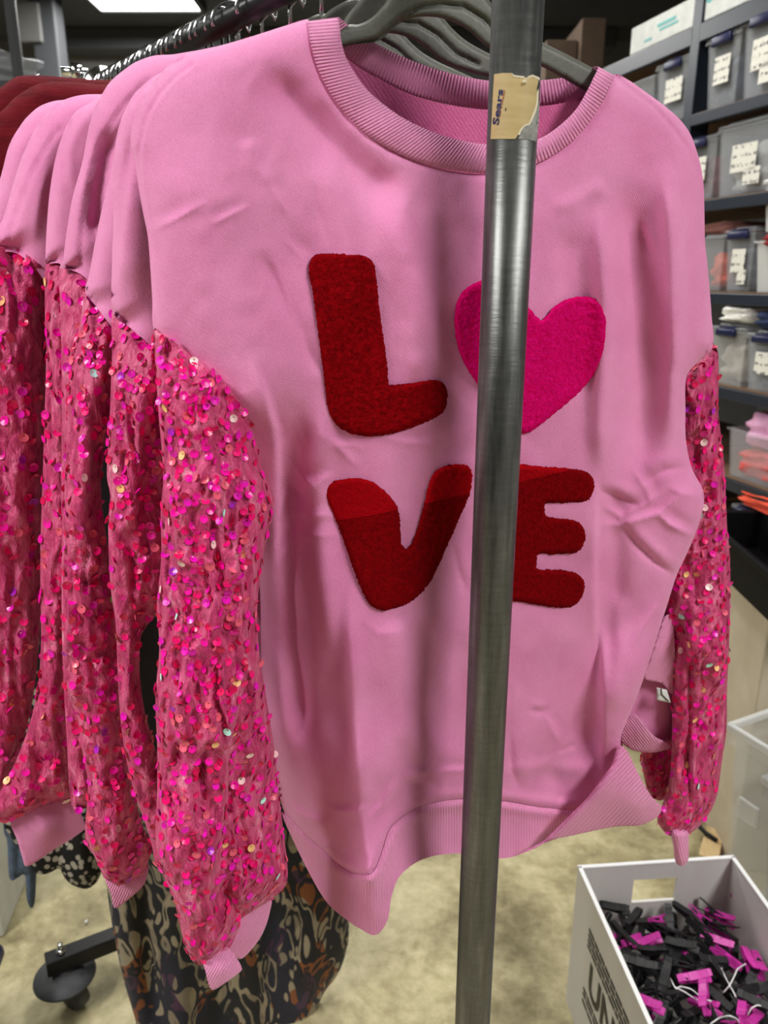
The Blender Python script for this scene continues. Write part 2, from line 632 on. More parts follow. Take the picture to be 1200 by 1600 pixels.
def creases(pts, lst):
    """ridges ('r') and valleys run along a line and fade at its ends; steps ('s') lift the + side of the line and fade over a distance"""
    d = np.zeros(len(pts))
    for c in lst:
        kind, line, wd, amp = c[0], c[1], c[2], c[3]
        ds, sd, pos = dist_line(pts, line)
        fade = np.clip(np.minimum(pos, 1 - pos) * 5, 0, 1)
        fade = fade * fade * (3 - 2 * fade)
        if kind == 'r':
            if 4.5 <= wd < 11:        # a sharp crease with a hollow beside it
                s = ds * sd
                fd = np.sin(np.pi * np.clip(pos, 0, 1)) ** 0.8
                d += 0.9 * amp * (np.exp(-ds / (0.75 * wd)) - 0.55 * np.exp(-((s - 1.9 * wd) / (1.5 * wd)) ** 2)) * fd
            elif wd < 4.5:
                d += amp * np.exp(-(ds / wd) ** 2)
            else:
                d += 1.3 * amp * np.exp(-(ds / wd) ** 2) * np.maximum(fade, 0.0)
        else:
            s = ds * sd
            fade = np.clip(np.minimum(pos, 1 - pos) * 3, 0, 1)
            fade = fade * fade * (3 - 2 * fade)
            d += amp * (1 / (1 + np.exp(-s / wd * 3))) * np.exp(-np.maximum(s, 0) / c[4]) * fade
    return d

def tri_grid(poly, sp, smooth=True):
    out = resample(poly, sp, True, smooth)
    x0, y0 = out.min(0)
    x1, y1 = out.max(0)
    gx = np.arange(x0, x1, sp)
    gy = np.arange(y0, y1, sp * 0.866)
    G = np.array([(x + (sp / 2 if j % 2 else 0), y) for j, y in enumerate(gy) for x in gx])
    G = G + RNG.uniform(-0.12, 0.12, G.shape) * sp
    G = G[inside(G, out)]
    ds, _, _ = dist_line(G, np.vstack([out, out[:1]]))
    G = G[ds > 0.55 * sp]
    n = len(out)
    vs = [Vector(p) for p in out] + [Vector(p) for p in G]
    ed = [(i, (i + 1) % n) for i in range(n)]
    r = delaunay_2d_cdt(vs, ed, [], 1, 1e-5)
    P = np.array([v[:] for v in r[0]])
    return P, r[2], out

def piece(name, poly, layer, dfun, sp, mat, parent=None, back=None, rib=None, smooth=True, mat_back=None):
    """a sheet of cloth with the outline poly; back(pts) gives a second sheet behind it, sewn to it along the edge"""
    P, F, out = tri_grid(poly, sp, smooth)
    V = layer.to3d(P[:, 0], P[:, 1], dfun(P))
    # the y axis of the picture points down: flip so that fronts face the viewer
    a, b, c = P[F[0][0]], P[F[0][1]], P[F[0][2]]
    ccw = (b[0] - a[0]) * (c[1] - a[1]) - (b[1] - a[1]) * (c[0] - a[0]) > 0
    FF = [f[::-1] if ccw else f for f in F]
    attrs = {'rib': P @ np.array(rib)} if rib is not None else None
    if back is not None:
        n = len(P)
        VB = layer.to3d(P[:, 0], P[:, 1], back(P))
        V = np.vstack([V, VB])
        FB = [[i + n for i in f[::-1]] for f in FF]
        cnt = {}
        for f in FF:
            for i in range(3):
                e = (f[i], f[(i + 1) % 3])
                cnt[e] = 1
        walls = [(e[1], e[0], e[0] + n, e[1] + n) for e in cnt if (e[1], e[0]) not in cnt]
        FF = FF + FB + walls
        if attrs:
            attrs = {'rib': np.concatenate([attrs['rib'], attrs['rib']])}
    return mesh_obj(name, V, FF, mat, parent, True, attrs)

# ------------------------------------------------------------------ the room
def room():
    def slab(name, x0, x1, y0, y1, z0, z1, mat):
        bm = bmesh.new()
        WF.box(bm, x0, x1, y0, y1, z0, z1)
        return tag(bm_obj(name, bm, mat), kind='structure')
    slab('floor', -4.5, 3.2, -2.6, 8.2, -0.05, 0.0, M['floor'])
    slab('ceiling', -4.5, 3.2, -2.6, 8.2, CEIL + 0.02, CEIL + 0.12, M['ceiling'])
    slab('wall_back', -4.5, 3.2, 6.35, 6.5, 0, CEIL + 0.02, M['wall'])
    slab('wall_left', -4.5, -4.4, -2.6, 8.0, 0, CEIL + 0.02, M['wall'])
    slab('wall_right', 3.1, 3.2, -2.6, 8.0, 0, CEIL + 0.02, M['wall'])
    slab('wall_front', -4.4, 3.1, -2.6, -2.5, 0, CEIL + 0.02, M['wall'])
    for i, (lx, ly, lw, ll, watts) in enumerate(PANELS):
        lab = ['ceiling light panel over the near end of the rack', 'bright white ceiling light panel beyond the red garments', 'ceiling light panel over the far shelves',
               'ceiling light panel behind the viewer', 'ceiling light panel over the far left aisle', 'ceiling light panel over the middle of the aisle'][i]
        t = thing('ceiling_light', (lx, ly, CEIL), lab, 'ceiling light', 'ceiling light panels')
        bm = bmesh.new()
        for a in ((-lw / 2 - .03, -lw / 2, -ll / 2 - .03, ll / 2 + .03), (lw / 2, lw / 2 + .03, -ll / 2 - .03, ll / 2 + .03),
                  (-lw / 2, lw / 2, -ll / 2 - .03, -ll / 2), (-lw / 2, lw / 2, ll / 2, ll / 2 + .03)):
            WF.box(bm, lx + a[0], lx + a[1], ly + a[2], ly + a[3], CEIL - 0.04, CEIL + 0.02)
        bm_obj('frame', bm, M['beam'], t)
        bm = bmesh.new()
        WF.box(bm, lx - lw / 2, lx + lw / 2, ly - ll / 2, ly + ll / 2, CEIL - 0.03, CEIL + 0.015)
        bm_obj('diffuser', bm, M['diffuser'], t)
room()

def beams():
    # dark steel structure in the far upper left, seen above the red garments
    def member(name, a, b, hw, mat, label, cat):
        bm = bmesh.new()
        x0, x1 = sorted((a[0], b[0]))
        y0, y1 = sorted((a[1], b[1]))
        z0, z1 = sorted((a[2], b[2]))
        WF.box(bm, x0 - hw, x1 + hw, y0 - hw, y1 + hw, z0, z1, 0.01)
        return tag(bm_obj(name, bm, mat), label, cat)
    p = at_y(77, 60, 5.3)
    member('steel_column', (p.x, p.y, 0), (p.x, p.y, CEIL), 0.075, M['beam'], 'dark steel column behind the red garments', 'column')
    bm = bmesh.new()
    a, b = at_y(88, 44, 6.0), at_y(88, 76, 6.0)
    WF.box(bm, a.x, 1.6, 6.0, 6.2, b.z, CEIL + .019, 0.01)
    tag(bm_obj('ceiling_beam', bm, plain('slate_grey_beam', (0.05, 0.053, 0.06), 0.6)), 'slate grey beam below the bright ceiling light', 'beam')
    bm = bmesh.new()
    a, b = at_y(18, 2, 5.2), at_y(66, 66, 5.2)
    WF.box(bm, a.x, b.x, 5.2, 5.26, b.z, a.z, 0.01)
    tag(bm_obj('wall_panel', bm, plain('pale_grey_panel', (0.075, 0.075, 0.072), 0.7)), 'pale grey hanging panel left of the dark steel column', 'panel')
    bm = bmesh.new()
    a, b = at_y(84, 76, 6.25), at_y(166, 118, 6.25)
    WF.box(bm, a.x, b.x + 0.3, 6.25, 6.34, 1.2, a.z, 0.01)
    tag(bm_obj('wall_panel', bm, plain('mid_grey_panel', (0.17, 0.17, 0.168), 0.7)), 'mid grey panel between steel column and rail end', 'panel')
    # rack frame in front of them
    t = thing('storage_rack', (at_y(22, 60, 3.2).x, 3.2, 0), 'dark storage rack post holding a bagged bundle, at the far left', 'rack')
    a, b = at_y(10, -40, 3.2), at_y(29, 116, 3.2)
    V, F = tube_mesh([(b.x, 3.2, 0), (b.x, 3.2, b.z), (a.x, 3.2, a.z), (a.x - .03, 3.2, CEIL - 0.1)], 0.022, 6)
    mesh_obj('post', V, F, M['beam'], t, False)
    bm = bmesh.new()
    c = at_y(0, 116, 3.2)
    WF.box(bm, c.x - 0.9, b.x + 0.02, 3.2, 3.7, c.z - 0.06, c.z - 0.02)
    bm_obj('shelf', bm, M['beam'], t)
    # plastic-bagged bundle on that shelf
    bm = bmesh.new()
    bmesh.ops.create_icosphere(bm, subdivisions=4, radius=1.0)
    c = at_y(22, 106, 3.35)
    for v in bm.verts:
        n = 1 + 0.16 * math.sin(v.co.x * 7 + 2) * math.sin(v.co.y * 6) + 0.12 * math.sin(v.co.z * 9 + v.co.x * 5)
        v.co = Vector((c.x - 0.12 + v.co.x * 0.2 * n, c.y + v.co.y * 0.12 * n, c.z - 0.01 + v.co.z * 0.07 * n))
    tag(bm_obj('plastic_bag', bm, M['clear'], None, True), 'crumpled clear plastic bag on the dark rack above the red garments', 'bag')
beams()

# ------------------------------------------------------------------ the garment rack
def garment_rack():
    t = thing('garment_rack', (POLE[0], POLE[1], 0), 'rolling garment rack with galvanised steel upright and black base', 'garment rack')
    up = tube('upright', [(POLE[0], POLE[1], 0.14), (POLE[0], POLE[1], 0.6), (POLE[0], POLE[1], 1.2), (POLE[0], POLE[1], RAIL_Z + 0.02)], POLE_R, M['steel'], t, 40)
    up['label'] = 'dull galvanised steel pole in front of the letters'
    end = 0.865
    tube('rail', [rail_pt(-0.05), rail_pt(end)], 0.0125, M['rail'], t, 20)
    fx, fy = rail_pt(end - 0.02).x, rail_pt(end - 0.02).y
    tube('upright', [(fx, fy, 0.13), (fx, fy, RAIL_Z + 0.02)], 0.016, M['rail'], t, 16)
    # end clamp on the far end of the rail: sleeve, bolt and wing plate
    a = Vector((math.cos(TH), math.sin(TH), 0))
    c = rail_pt(end - 0.01)
    cl = tube('rail_clamp', [c - Vector((*RAIL_DIR, 0)) * 0.03, c + Vector((*RAIL_DIR, 0)) * 0.035], 0.026, M['chrome'], t, 18)
    tube('bolt', [c - a * 0.05 + Vector((0, 0, .02)), c - a * 0.012 + Vector((0, 0, .02))], 0.0065, M['chrome'], cl, 8)
    tube('bolt_nut', [c - a * 0.036 + Vector((0, 0, .02)), c - a * 0.02 + Vector((0, 0, .02))], 0.013, M['chrome'], cl, 6)
    tube('clamp_leg', [c - a * 0.03 + Vector((0, 0, .01)), c - a * 0.03 + Vector((0, 0, -0.04))], 0.005, M['chrome'], cl, 8)
    # bases
    ang = math.radians(29)
    for (bx, by) in ((POLE[0], POLE[1]), (fx, fy)):
        fr = Frame((bx, by), ang)
        bm = bmesh.new()
        fr.box(bm, -0.265, 0.265, -0.017, 0.017, 0.092, 0.126, 0.003)
        bm_obj('base_bar', bm, M['black'], t)
        for sgn in (-1, 1):
            s = 0.235 * sgn
            p = fr.P(s, 0, 0)
            cst = tube('caster', [(p[0], p[1], 0.092), (p[0], p[1], 0.08), (p[0], p[1], 0.06)], [0.012, 0.02, 0.016], M['rubber'], t, 18)
            # wide thread guard dished like a hat brim
            V, F = [], []
            prf = [(0.0, 0.079), (0.028, 0.079), (0.040, 0.070), (0.058, 0.066), (0.059, 0.062), (0.04, 0.064), (0.0, 0.066)]
            seg = 36
            for (r, z) in prf:
                for k in range(seg):
                    q = 2 * math.pi * k / seg
                    V.append((p[0] + r * math.cos(q), p[1] + r * math.sin(q), z + 0.004))
            for i in range(len(prf) - 1):
                for k in range(seg):
                    F.append((i * seg + k, i * seg + (k + 1) % seg, (i + 1) * seg + (k + 1) % seg, (i + 1) * seg + k))
            mesh_obj('thread_guard', V, F, M['rubber'], cst)
            wv = Vector((0.4, 0.92, 0))
            wc = Vector((p[0] + 0.018, p[1] - 0.008, 0.029))
            tube('wheel', [wc - wv * 0.014, wc - wv * 0.011, wc + wv * 0.011, wc + wv * 0.014], [0.022, 0.029, 0.029, 0.022], M['rubber'], cst, 28)
            h = fr.P(s, 0.0, 0)
            tube('bolt_nut', [(h[0], h[1], 0.126), (h[0], h[1], 0.134)], 0.0095, M['chrome'], cst, 6)
            tube('bolt', [(h[0], h[1], 0.13), (h[0], h[1], 0.147)], 0.0052, M['chrome'], cst, 12)

    # ---- sticker on the upright
    def on_pole(px, py, eps):
        px, py = np.asarray(px, float), np.asarray(py, float)
        r = rays(px, py)
        R = POLE_R + eps
        a = r[..., 0] ** 2 + r[..., 1] ** 2
        b = -2 * (r[..., 0] * POLE[0] + r[..., 1] * POLE[1])
        c = POLE[0] ** 2 + POLE[1] ** 2 - R * R
        disc = np.maximum(b * b - 4 * a * c, 0)
        tt = (-b - np.sqrt(disc)) / (2 * a)
        return r * tt[..., None] + np.array([0, 0, CAMZ])
    def pole_piece(name, poly, eps, mat, par, sp=3.0, smooth=False):
        P, F, _ = tri_grid(poly, sp, smooth)
        return mesh_obj(name, on_pole(P[:, 0], P[:, 1], eps), F, mat, par)
    st = pole_piece('sticker', [(772, 116), (785, 114), (799, 114), (803, 118), (812, 120), (820, 121), (824, 121), (832, 118), (840, 121), (842, 124), (839, 137),
                                (839.5, 150), (839, 160), (836, 172), (832, 182), (827, 193), (820, 195), (815, 201), (811, 209), (805, 217), (785, 217), (766.5, 217), (768, 190), (770, 150)], 0.0004, M['sticker'], up)
    st['label'] = 'yellowed torn paper sticker'
    pole_piece('torn_edge', [(799, 113.2), (803, 117), (812, 118.5), (819, 119), (819.5, 124), (824.5, 124), (824.5, 119.5), (832, 116.5), (843, 121), (843.5, 126), (841.5, 124.5), (832, 119.5), (824, 122.5), (812, 121.5), (802, 119.5)], 0.0006, M['paper_edge'], up)
    pole_piece('torn_edge', [(842, 138), (841, 160), (838, 173), (834, 183), (828, 195), (820, 197.5), (814.5, 204), (812, 211), (809, 210), (813, 202), (819, 195), (826, 192.5), (831, 181), (835, 171), (838, 160), (838.5, 145)], 0.0006, M['paper_edge'], up)
    pole_piece('torn_residue', [(839, 158), (843.5, 156), (841.5, 195), (838, 221), (826, 218), (810, 217), (814, 204), (821, 197), (829, 193), (835, 177)], 0.0003, M['sticker_torn'], up)
    V, F = tube_mesh([on_pole(820, 127.5, 0.0008), on_pole(819, 129.5, 0.0012)], 0.0016, 8)
    mesh_obj('dried_drip', V, F, M['paper_edge'], up)
    # lettering reads upwards: baseline runs up the pole
    TV, TF = text_mesh('Sears', 1.0, 0.028)
    TV = TV - TV.min(0)
    TV = TV / TV.max(0)[0]
    hgt = TV[:, 1].max()
    base0, base1 = np.array([779.0, 196.0]), np.array([786.5, 140.0])     # start and end of the baseline
    rt = np.array([-1.0, -0.13])
    asc = 10.0 / hgt
    Pp = base0 + TV[:, :1] * (base1 - base0) + (TV[:, 1:2] * asc) * rt
    mesh_obj('sticker_lettering', on_pole(Pp[:, 0], Pp[:, 1], 0.0007), TF, M['navy_ink'], up)['label'] = 'navy lettering'
    # the faint brown small print under it, a row of short strokes
    V, F = [], []
    rr = random.Random(4)
    for row, (x0, y0, x1, y1, n) in enumerate(((780.5, 183, 788.3, 140, 26), (784.5, 160, 789.5, 138, 12))):
        for k in range(n):
            if rr.random() < 0.22:
                continue
            q = k / n
            cx, cy = x0 + (x1 - x0) * q, y0 + (y1 - y0) * q
            h = rr.uniform(0.6, 1.3)
            quad = on_pole([cx - h, cx + h, cx + h, cx - h], [cy - .45, cy - .45, cy + .45, cy + .45], 0.0007)
            i0 = len(V)
            V += [tuple(v) for v in quad]
            F.append((i0, i0 + 1, i0 + 2, i0 + 3))
    mesh_obj('sticker_small_print', V, F, M['brown_ink'], up)
    quad = on_pole([789.3, 791, 790.6, 788.9], [168.5, 168.5, 173, 173], 0.0007)
    mesh_obj('sticker_mark', quad, [(0, 1, 2, 3)], M['print_grey'], up)
garment_rack()

# ------------------------------------------------------------------ sequins
def sequin_mesh(i):
    seg = 10
    V, F = [], []
    for k in range(seg):
        q = 2 * math.pi * k / seg
        V.append((math.cos(q), math.sin(q), 0.0))
    for k in range(seg):
        q = 2 * math.pi * k / seg
        V.append((0.18 * math.cos(q), 0.3 + 0.18 * math.sin(q), -0.22))
    for k in range(seg):
        F.append((k, (k + 1) % seg, seg + (k + 1) % seg, seg + k))
    me = bpy.data.meshes.new('sequin')
    me.from_pydata(V, [], F)
    me.materials.append(SEQ_M[i])
    return me, np.array(V), F
SEQ = [sequin_mesh(i) for i in range(len(SEQ_M))]
SEQ_R = 0.0035

def sequin_frames(layer, dfun, pts, rng, outward=1.0):
    e = 2.0
    d0 = dfun(pts)
    P = layer.to3d(pts[:, 0], pts[:, 1], d0)
    px = pts + np.array([e, 0])
    py = pts + np.array([0, e])
    X = layer.to3d(px[:, 0], px[:, 1], dfun(px)) - P
    Y = layer.to3d(py[:, 0], py[:, 1], dfun(py)) - P
    N = np.cross(X, Y)
    N /= np.linalg.norm(N, axis=1)[:, None]
    toward = np.array([0, 0, CAMZ]) - P
    N *= np.sign(np.sum(N * toward, 1))[:, None] * outward
    N = N + rng.normal(0, 0.30, N.shape)
    N /= np.linalg.norm(N, axis=1)[:, None]
    up = np.array([0, 0, 1.0]) + rng.normal(0, 0.25, N.shape)
    R = np.cross(up, N)
    R /= np.linalg.norm(R, axis=1)[:, None]
    U = np.cross(N, R)
    return P + N * 0.0016, R, U, N

def poisson(poly, n, rng, mind):
    out = resample(poly, 6)
    x0, y0 = out.min(0)
    x1, y1 = out.max(0)
    keep = []
    grid = {}
    tries = 0
    cell = mind
    while len(keep) < n and tries < n * 30:
        batch = np.column_stack([rng.uniform(x0, x1, 400), rng.uniform(y0, y1, 400)])
        tries += 400
        batch = batch[inside(batch, out)]
        for p in batch:
            c = (int(p[0] // cell), int(p[1] // cell))
            ok = True
            for dx in (-1, 0, 1):
                for dy in (-1, 0, 1):
                    for q in grid.get((c[0] + dx, c[1] + dy), ()):
                        if (p[0] - q[0]) ** 2 + (p[1] - q[1]) ** 2 < mind * mind:
                            ok = False
            if ok:
                grid.setdefault(c, []).append(p)
                keep.append(p)
                if len(keep) >= n:
                    break
    return np.array(keep)

def sequins(sleeve, poly, layer, dfun, dback, n_front, n_single, seed, n_back=0, avoid=None, rscale=1.0):
    rng = np.random.default_rng(seed)
    pts = poisson(poly, n_front, rng, 8.6)
    P, R, U, N = sequin_frames(layer, dfun, pts, rng)
    cols = rng.choice(len(SEQ_M), len(pts), p=np.array(SEQ_W) / sum(SEQ_W))
    order = np.arange(len(pts))
    if avoid is not None:       # single sequins go where nothing hangs in front of the sleeve
        hid = inside(pts, np.array(avoid, float))
        order = np.concatenate([order[~hid], order[hid]])
        n_single = min(n_single, int((~hid).sum()))
    rest = {}
    for j, i in enumerate(order):
        r = SEQ_R * rscale * rng.uniform(0.9, 1.08)
        if j < n_single:
            o = bpy.data.objects.new('sequin', SEQ[cols[i]][0])
            mt = Matrix(((R[i][0] * r, U[i][0] * r, N[i][0] * r, P[i][0]), (R[i][1] * r, U[i][1] * r, N[i][1] * r, P[i][1]),
                         (R[i][2] * r, U[i][2] * r, N[i][2] * r, P[i][2]), (0, 0, 0, 1)))
            COL.objects.link(o)
            o.parent = sleeve
            o.matrix_basis = mt
        else:
            rest.setdefault(cols[i], []).append((P[i], R[i] * r, U[i] * r, N[i] * r))
    if n_back:
        pts = poisson(poly, n_back, rng, 7.2)
        P, R, U, N = sequin_frames(layer, dback, pts, rng, -1.0)
        cols = rng.choice(len(SEQ_M), len(pts), p=np.array(SEQ_W) / sum(SEQ_W))
        for i in range(len(pts)):
            rest.setdefault(cols[i], []).append((P[i], R[i] * SEQ_R, U[i] * SEQ_R, N[i] * SEQ_R))
    if rest:
        VV, FF, mi = [], [], []
        used = sorted(rest)
        for ci, c in enumerate(used):
            T, F = SEQ[c][1], SEQ[c][2]
            for (p, rx, ux, nx) in rest[c]:
                i0 = len(VV)
                VV.extend((p + T[:, :1] * rx + T[:, 1:2] * ux + T[:, 2:3] * nx).tolist())
                FF += [tuple(i0 + a for a in f) for f in F]
                mi += [ci] * len(F)
        o = mesh_obj('sequin_scatter', VV, FF, [SEQ_M[c] for c in used], sleeve, False)
        o.data.polygons.foreach_set('material_index', mi)
        o['kind'] = 'stuff'

# ------------------------------------------------------------------ front sweatshirt: the shape of its cloth
L1 = Layer(0.0)
SIDE_L = [(480, 30), (443, 41), (393, 57), (345, 71), (295, 83), (262, 104), (240, 129), (222, 155), (212, 175), (205, 205), (204, 225), (210, 248),
          (216, 290), (224, 335), (231, 370), (235, 420), (238, 470), (240, 515), (262, 560), (300, 640), (350, 740), (392, 830), (406, 920), (409, 1040), (424, 1160), (444, 1268)]
SIDE_R = [(961, 116), (982, 125), (1005, 141), (1030, 159), (1050, 175), (1067, 192), (1080, 212), (1090, 240), (1097, 270), (1100, 300), (1101, 350), (1102, 380), (1107, 429),
          (1112, 494), (1114, 540), (1095, 562), (1073, 588), (1071, 640), (1072, 689), (1081, 731), (1097, 762), (1100, 783), (1095, 809), (1085, 838), (1072, 868), (1057, 900), (1042, 947), (1030, 985),
          (1014, 1035), (999, 1079), (983, 1119), (970, 1155), (974, 1180)]
NECK = [(481, 36), (484, 60), (491, 90), (503, 122), (520, 152), (545, 184), (575, 212), (610, 235), (650, 253), (700, 266), (750, 272), (800, 268), (840, 256), (880, 233), (912, 203), (937, 167), (952, 138)]
SEAM = [(444, 1270), (480, 1307), (507, 1331), (525, 1349), (549, 1364), (576, 1367), (588, 1355), (598, 1328), (612, 1292), (648, 1265), (681, 1254), (720, 1249), (785, 1252), (833, 1260), (860, 1263), (893, 1266), (925, 1262), (955, 1235), (972, 1200)]
HEM = [(444, 1282), (480, 1358), (510, 1409), (540, 1436), (564, 1452), (587, 1461), (605, 1439), (612, 1400), (624, 1370), (648, 1349), (675, 1338), (704, 1334), (720, 1334), (780, 1341), (807, 1337), (833, 1325), (860, 1314), (890, 1303), (915, 1286), (925, 1266)]

CTRL1 = [(480, 30, 0.0), (380, 62, -.004), (295, 84, -.008), (215, 180, -.018), (215, 260, -.012), (225, 360, -.004), (240, 515, -.004), (300, 300, .016), (300, 150, .004), (350, 450, .021), (330, 570, .014),
         (420, 200, .006), (470, 120, .004), (450, 400, .012), (420, 620, .018), (470, 690, -.004), (460, 800, -.018), (440, 1000, -.026), (430, 1150, -.036), (446, 1270, -.085), (470, 1340, -.075), (500, 1280, -.02),
         (500, 1100, -.004), (520, 700, .006), (530, 560, .014), (540, 900, .014), (552, 1050, .020), (562, 1200, .030), (575, 1366, .038), (586, 1460, .043), (600, 1328, .030), (640, 900, .012), (640, 1100, .010), (640, 1265, .004),
         (720, 1249, -.012), (720, 1334, -.012), (650, 1349, .012), (740, 290, .016), (600, 260, .012), (640, 400, .020), (740, 450, .020), (640, 600, .018), (740, 700, .014), (740, 900, .004), (740, 1100, -.006),
         (860, 300, .012), (870, 450, .015), (900, 600, .012), (900, 800, .006), (900, 1000, -.004), (870, 1150, -.012), (850, 1260, -.016), (790, 1340, -.012), (925, 1150, -.022), (925, 1000, -.010),
         (961, 116, 0.0), (1020, 200, .004), (1030, 330, .010), (1060, 500, .006), (1072, 640, -.002), (1098, 775, .012), (1000, 780, .006), (1010, 600, .006), (1030, 950, .004), (985, 1050, .006), (965, 1160, 0.0), (860, 1305, -.014), (960, 1250, -.02)]
TPS1 = TPS(CTRL1)
CR1 = [
    ('r', [(400, 110), (450, 150), (510, 215), (570, 275), (640, 320)], 30, -.010), ('r', [(505, 235), (530, 300), (545, 400), (560, 520)], 22, .003),
    ('r', [(330, 352), (360, 336), (392, 321)], 6, .0022), ('r', [(232, 362), (270, 345), (325, 314)], 8, .0025), ('r', [(415, 285), (432, 305), (452, 345)], 8, .002),
    ('r', [(490, 282), (500, 330), (514, 385)], 9, -.0022), ('r', [(385, 215), (400, 260), (430, 290)], 12, .0016),
    ('r', [(400, 385), (430, 440), (470, 520), (500, 590)], 13, -.004), ('r', [(425, 400), (450, 470), (480, 560)], 8, .0025), ('r', [(440, 370), (470, 400), (480, 440)], 7, .002),
    ('r', [(496, 676), (520, 690), (560, 731)], 8, .0028), ('r', [(594, 683), (640, 692), (686, 692)], 7, .0018), ('r', [(505, 700), (540, 695), (570, 700)], 7, .0016),
    ('r', [(448, 715), (465, 738), (496, 766)], 8, .005), ('r', [(444, 745), (460, 765), (480, 780)], 7, -.004), ('r', [(455, 797), (485, 806), (525, 806)], 9, .004), ('r', [(450, 826), (480, 838), (530, 836)], 10, .0035), ('r', [(480, 770), (500, 752), (520, 740)], 7, .003),
    ('s', [(385, 540), (412, 600), (433, 670), (439, 740), (440, 800), (434, 860), (425, 910)][::-1], 7, .014, 60),
    ('r', [(462, 660), (458, 760), (456, 900), (468, 1050), (480, 1200)], 17, -.012), ('r', [(430, 1000), (440, 1120), (455, 1230)], 13, .004),
    ('r', [(505, 600), (495, 760), (503, 900), (520, 1050)], 22, .008), ('r', [(545, 900), (552, 1050), (560, 1180), (568, 1280), (578, 1370), (587, 1465)], 16, .008),
    ('r', [(650, 407), (672, 500), (694, 590)], 14, .0025), ('r', [(600, 310), (630, 400), (650, 500), (655, 620)], 26, .006), ('r', [(690, 290), (704, 400), (712, 560), (716, 700)], 28, -.003), ('r', [(708, 850), (716, 890), (730, 930)], 9, -.0035), ('r', [(716, 980), (722, 1080), (724, 1200)], 22, -.003),
    ('r', [(615, 960), (628, 1060), (640, 1190)], 24, .005), ('r', [(560, 960), (590, 990), (640, 985)], 9, .0022), ('r', [(655, 960), (672, 1060), (690, 1180)], 30, -.0042),
    ('r', [(938, 310), (947, 480), (938, 700), (936, 760)], 17, .009), ('r', [(900, 330), (912, 480), (908, 640)], 18, -.003), ('r', [(980, 270), (996, 420), (1004, 560), (1000, 700), (990, 780)], 28, -.011), ('r', [(1040, 240), (1052, 400), (1056, 560), (1050, 720)], 18, .010), ('r', [(998, 345), (1005, 370), (1014, 398)], 6, -.005), ('r', [(880, 340), (888, 480), (880, 620)], 20, -.005),
    ('r', [(934, 766), (962, 776), (1002, 792)], 7, -.0055), ('r', [(938, 822), (973, 819), (1030, 803), (1068, 768)], 8, .0065), ('r', [(968, 816), (992, 848), (1026, 880), (1060, 904)], 7, -.0065), ('r', [(1020, 796), (1047, 820), (1090, 841)], 7, .006), ('r', [(1000, 756), (1037, 735), (1076, 728)], 8, -.005), ('r', [(964, 812), (1013, 786), (1042, 762)], 7, .005), ('r', [(985, 730), (1010, 765), (1018, 790)], 7, .004), ('r', [(985, 1008), (1015, 965), (1045, 920)], 10, .004), ('r', [(1040, 760), (1070, 772), (1096, 776)], 9, .004), ('r', [(940, 790), (958, 800), (975, 812)], 7, .004),
    ('s', [(936, 720), (933, 800), (932, 900), (933, 1000), (936, 1060)][::-1], 5, .009, 45), ('r', [(950, 740), (960, 840), (960, 930), (952, 1040), (948, 1100)], 22, -.0055),
    ('s', [(935, 960), (938, 1010), (939, 1060), (940, 1120), (938, 1180), (941, 1225)], 6, .018, 60), ('r', [(962, 920), (968, 1010), (958, 1120)], 15, .004),
    ('r', [(505, 1256), (528, 1267), (552, 1268), (576, 1262)], 6, .0042), ('r', [(447, 1258), (480, 1277), (512, 1291)], 8, .006), ('r', [(455, 1285), (485, 1300), (520, 1322)], 10, -.005), ('r', [(574, 1284), (598, 1256), (612, 1232), (626, 1216)], 6, .005), ('r', [(624, 1220), (650, 1208), (668, 1203), (680, 1178)], 6, .0042), ('r', [(630, 1232), (660, 1222), (690, 1228)], 10, -.004), ('r', [(678, 1211), (700, 1204), (745, 1202)], 5, .0035), ('r', [(660, 1250), (668, 1225), (680, 1205)], 9, .003),
    ('r', [(826, 1111), (845, 1112), (860, 1106)], 5, -.003), ('r', [(852, 1118), (858, 1130), (872, 1160)], 6, .003), ('r', [(878, 1172), (886, 1168), (894, 1164)], 4, -.0018), ('r', [(796, 1140), (800, 1200), (812, 1236)], 8, -.005), ('r', [(800, 1060), (806, 1090), (798, 1130)], 10, .0025), ('r', [(780, 1205), (850, 1198), (930, 1204)], 12, .002),
    ('r', [(860, 330), (900, 315), (950, 285)], 14, .002), ('r', [(850, 1190), (880, 1230), (890, 1255)], 16, -.003)]

# stitched shoulder seams lie as fine ridges a little in front of the shoulder line
CR1 += [('r', [(300, 102), (275, 120), (250, 147), (233, 175), (225, 197), (217, 240), (220, 297), (230, 372)], 3.2, -.0030), ('r', [(306, 103), (280, 122), (256, 149), (239, 177), (231, 199), (223, 240), (226, 297), (236, 372)], 4, .0015),
        ('r', [(962, 122), (1018, 163), (1040, 186), (1060, 211), (1078, 237), (1091, 272), (1097, 330)], 3.2, -.0030)]

def front_d(P):
    P = np.asarray(P, float)
    dl, _, _ = dist_line(P, SIDE_L)
    dr, _, _ = dist_line(P, SIDE_R)
    d = TPS1(P) + creases(P, CR1)
    d -= .020 * (1 - prof(dl, 42)) + .018 * (1 - prof(dr, 38))
    d += .0012 * vnoise(P[:, 0] / 60, P[:, 1] / 80, 3) + .0005 * vnoise(P[:, 0] / 21, P[:, 1] / 26, 5)
    dn, _, _ = dist_line(P, NECK)
    d -= .0022 * np.exp(-(dn / 7) ** 2)
    ds, _, _ = dist_line(P, SEAM)
    d += .0022 * np.exp(-((ds - 9) / 8) ** 2) - .002 * np.exp(-(ds / 4) ** 2)
    return d

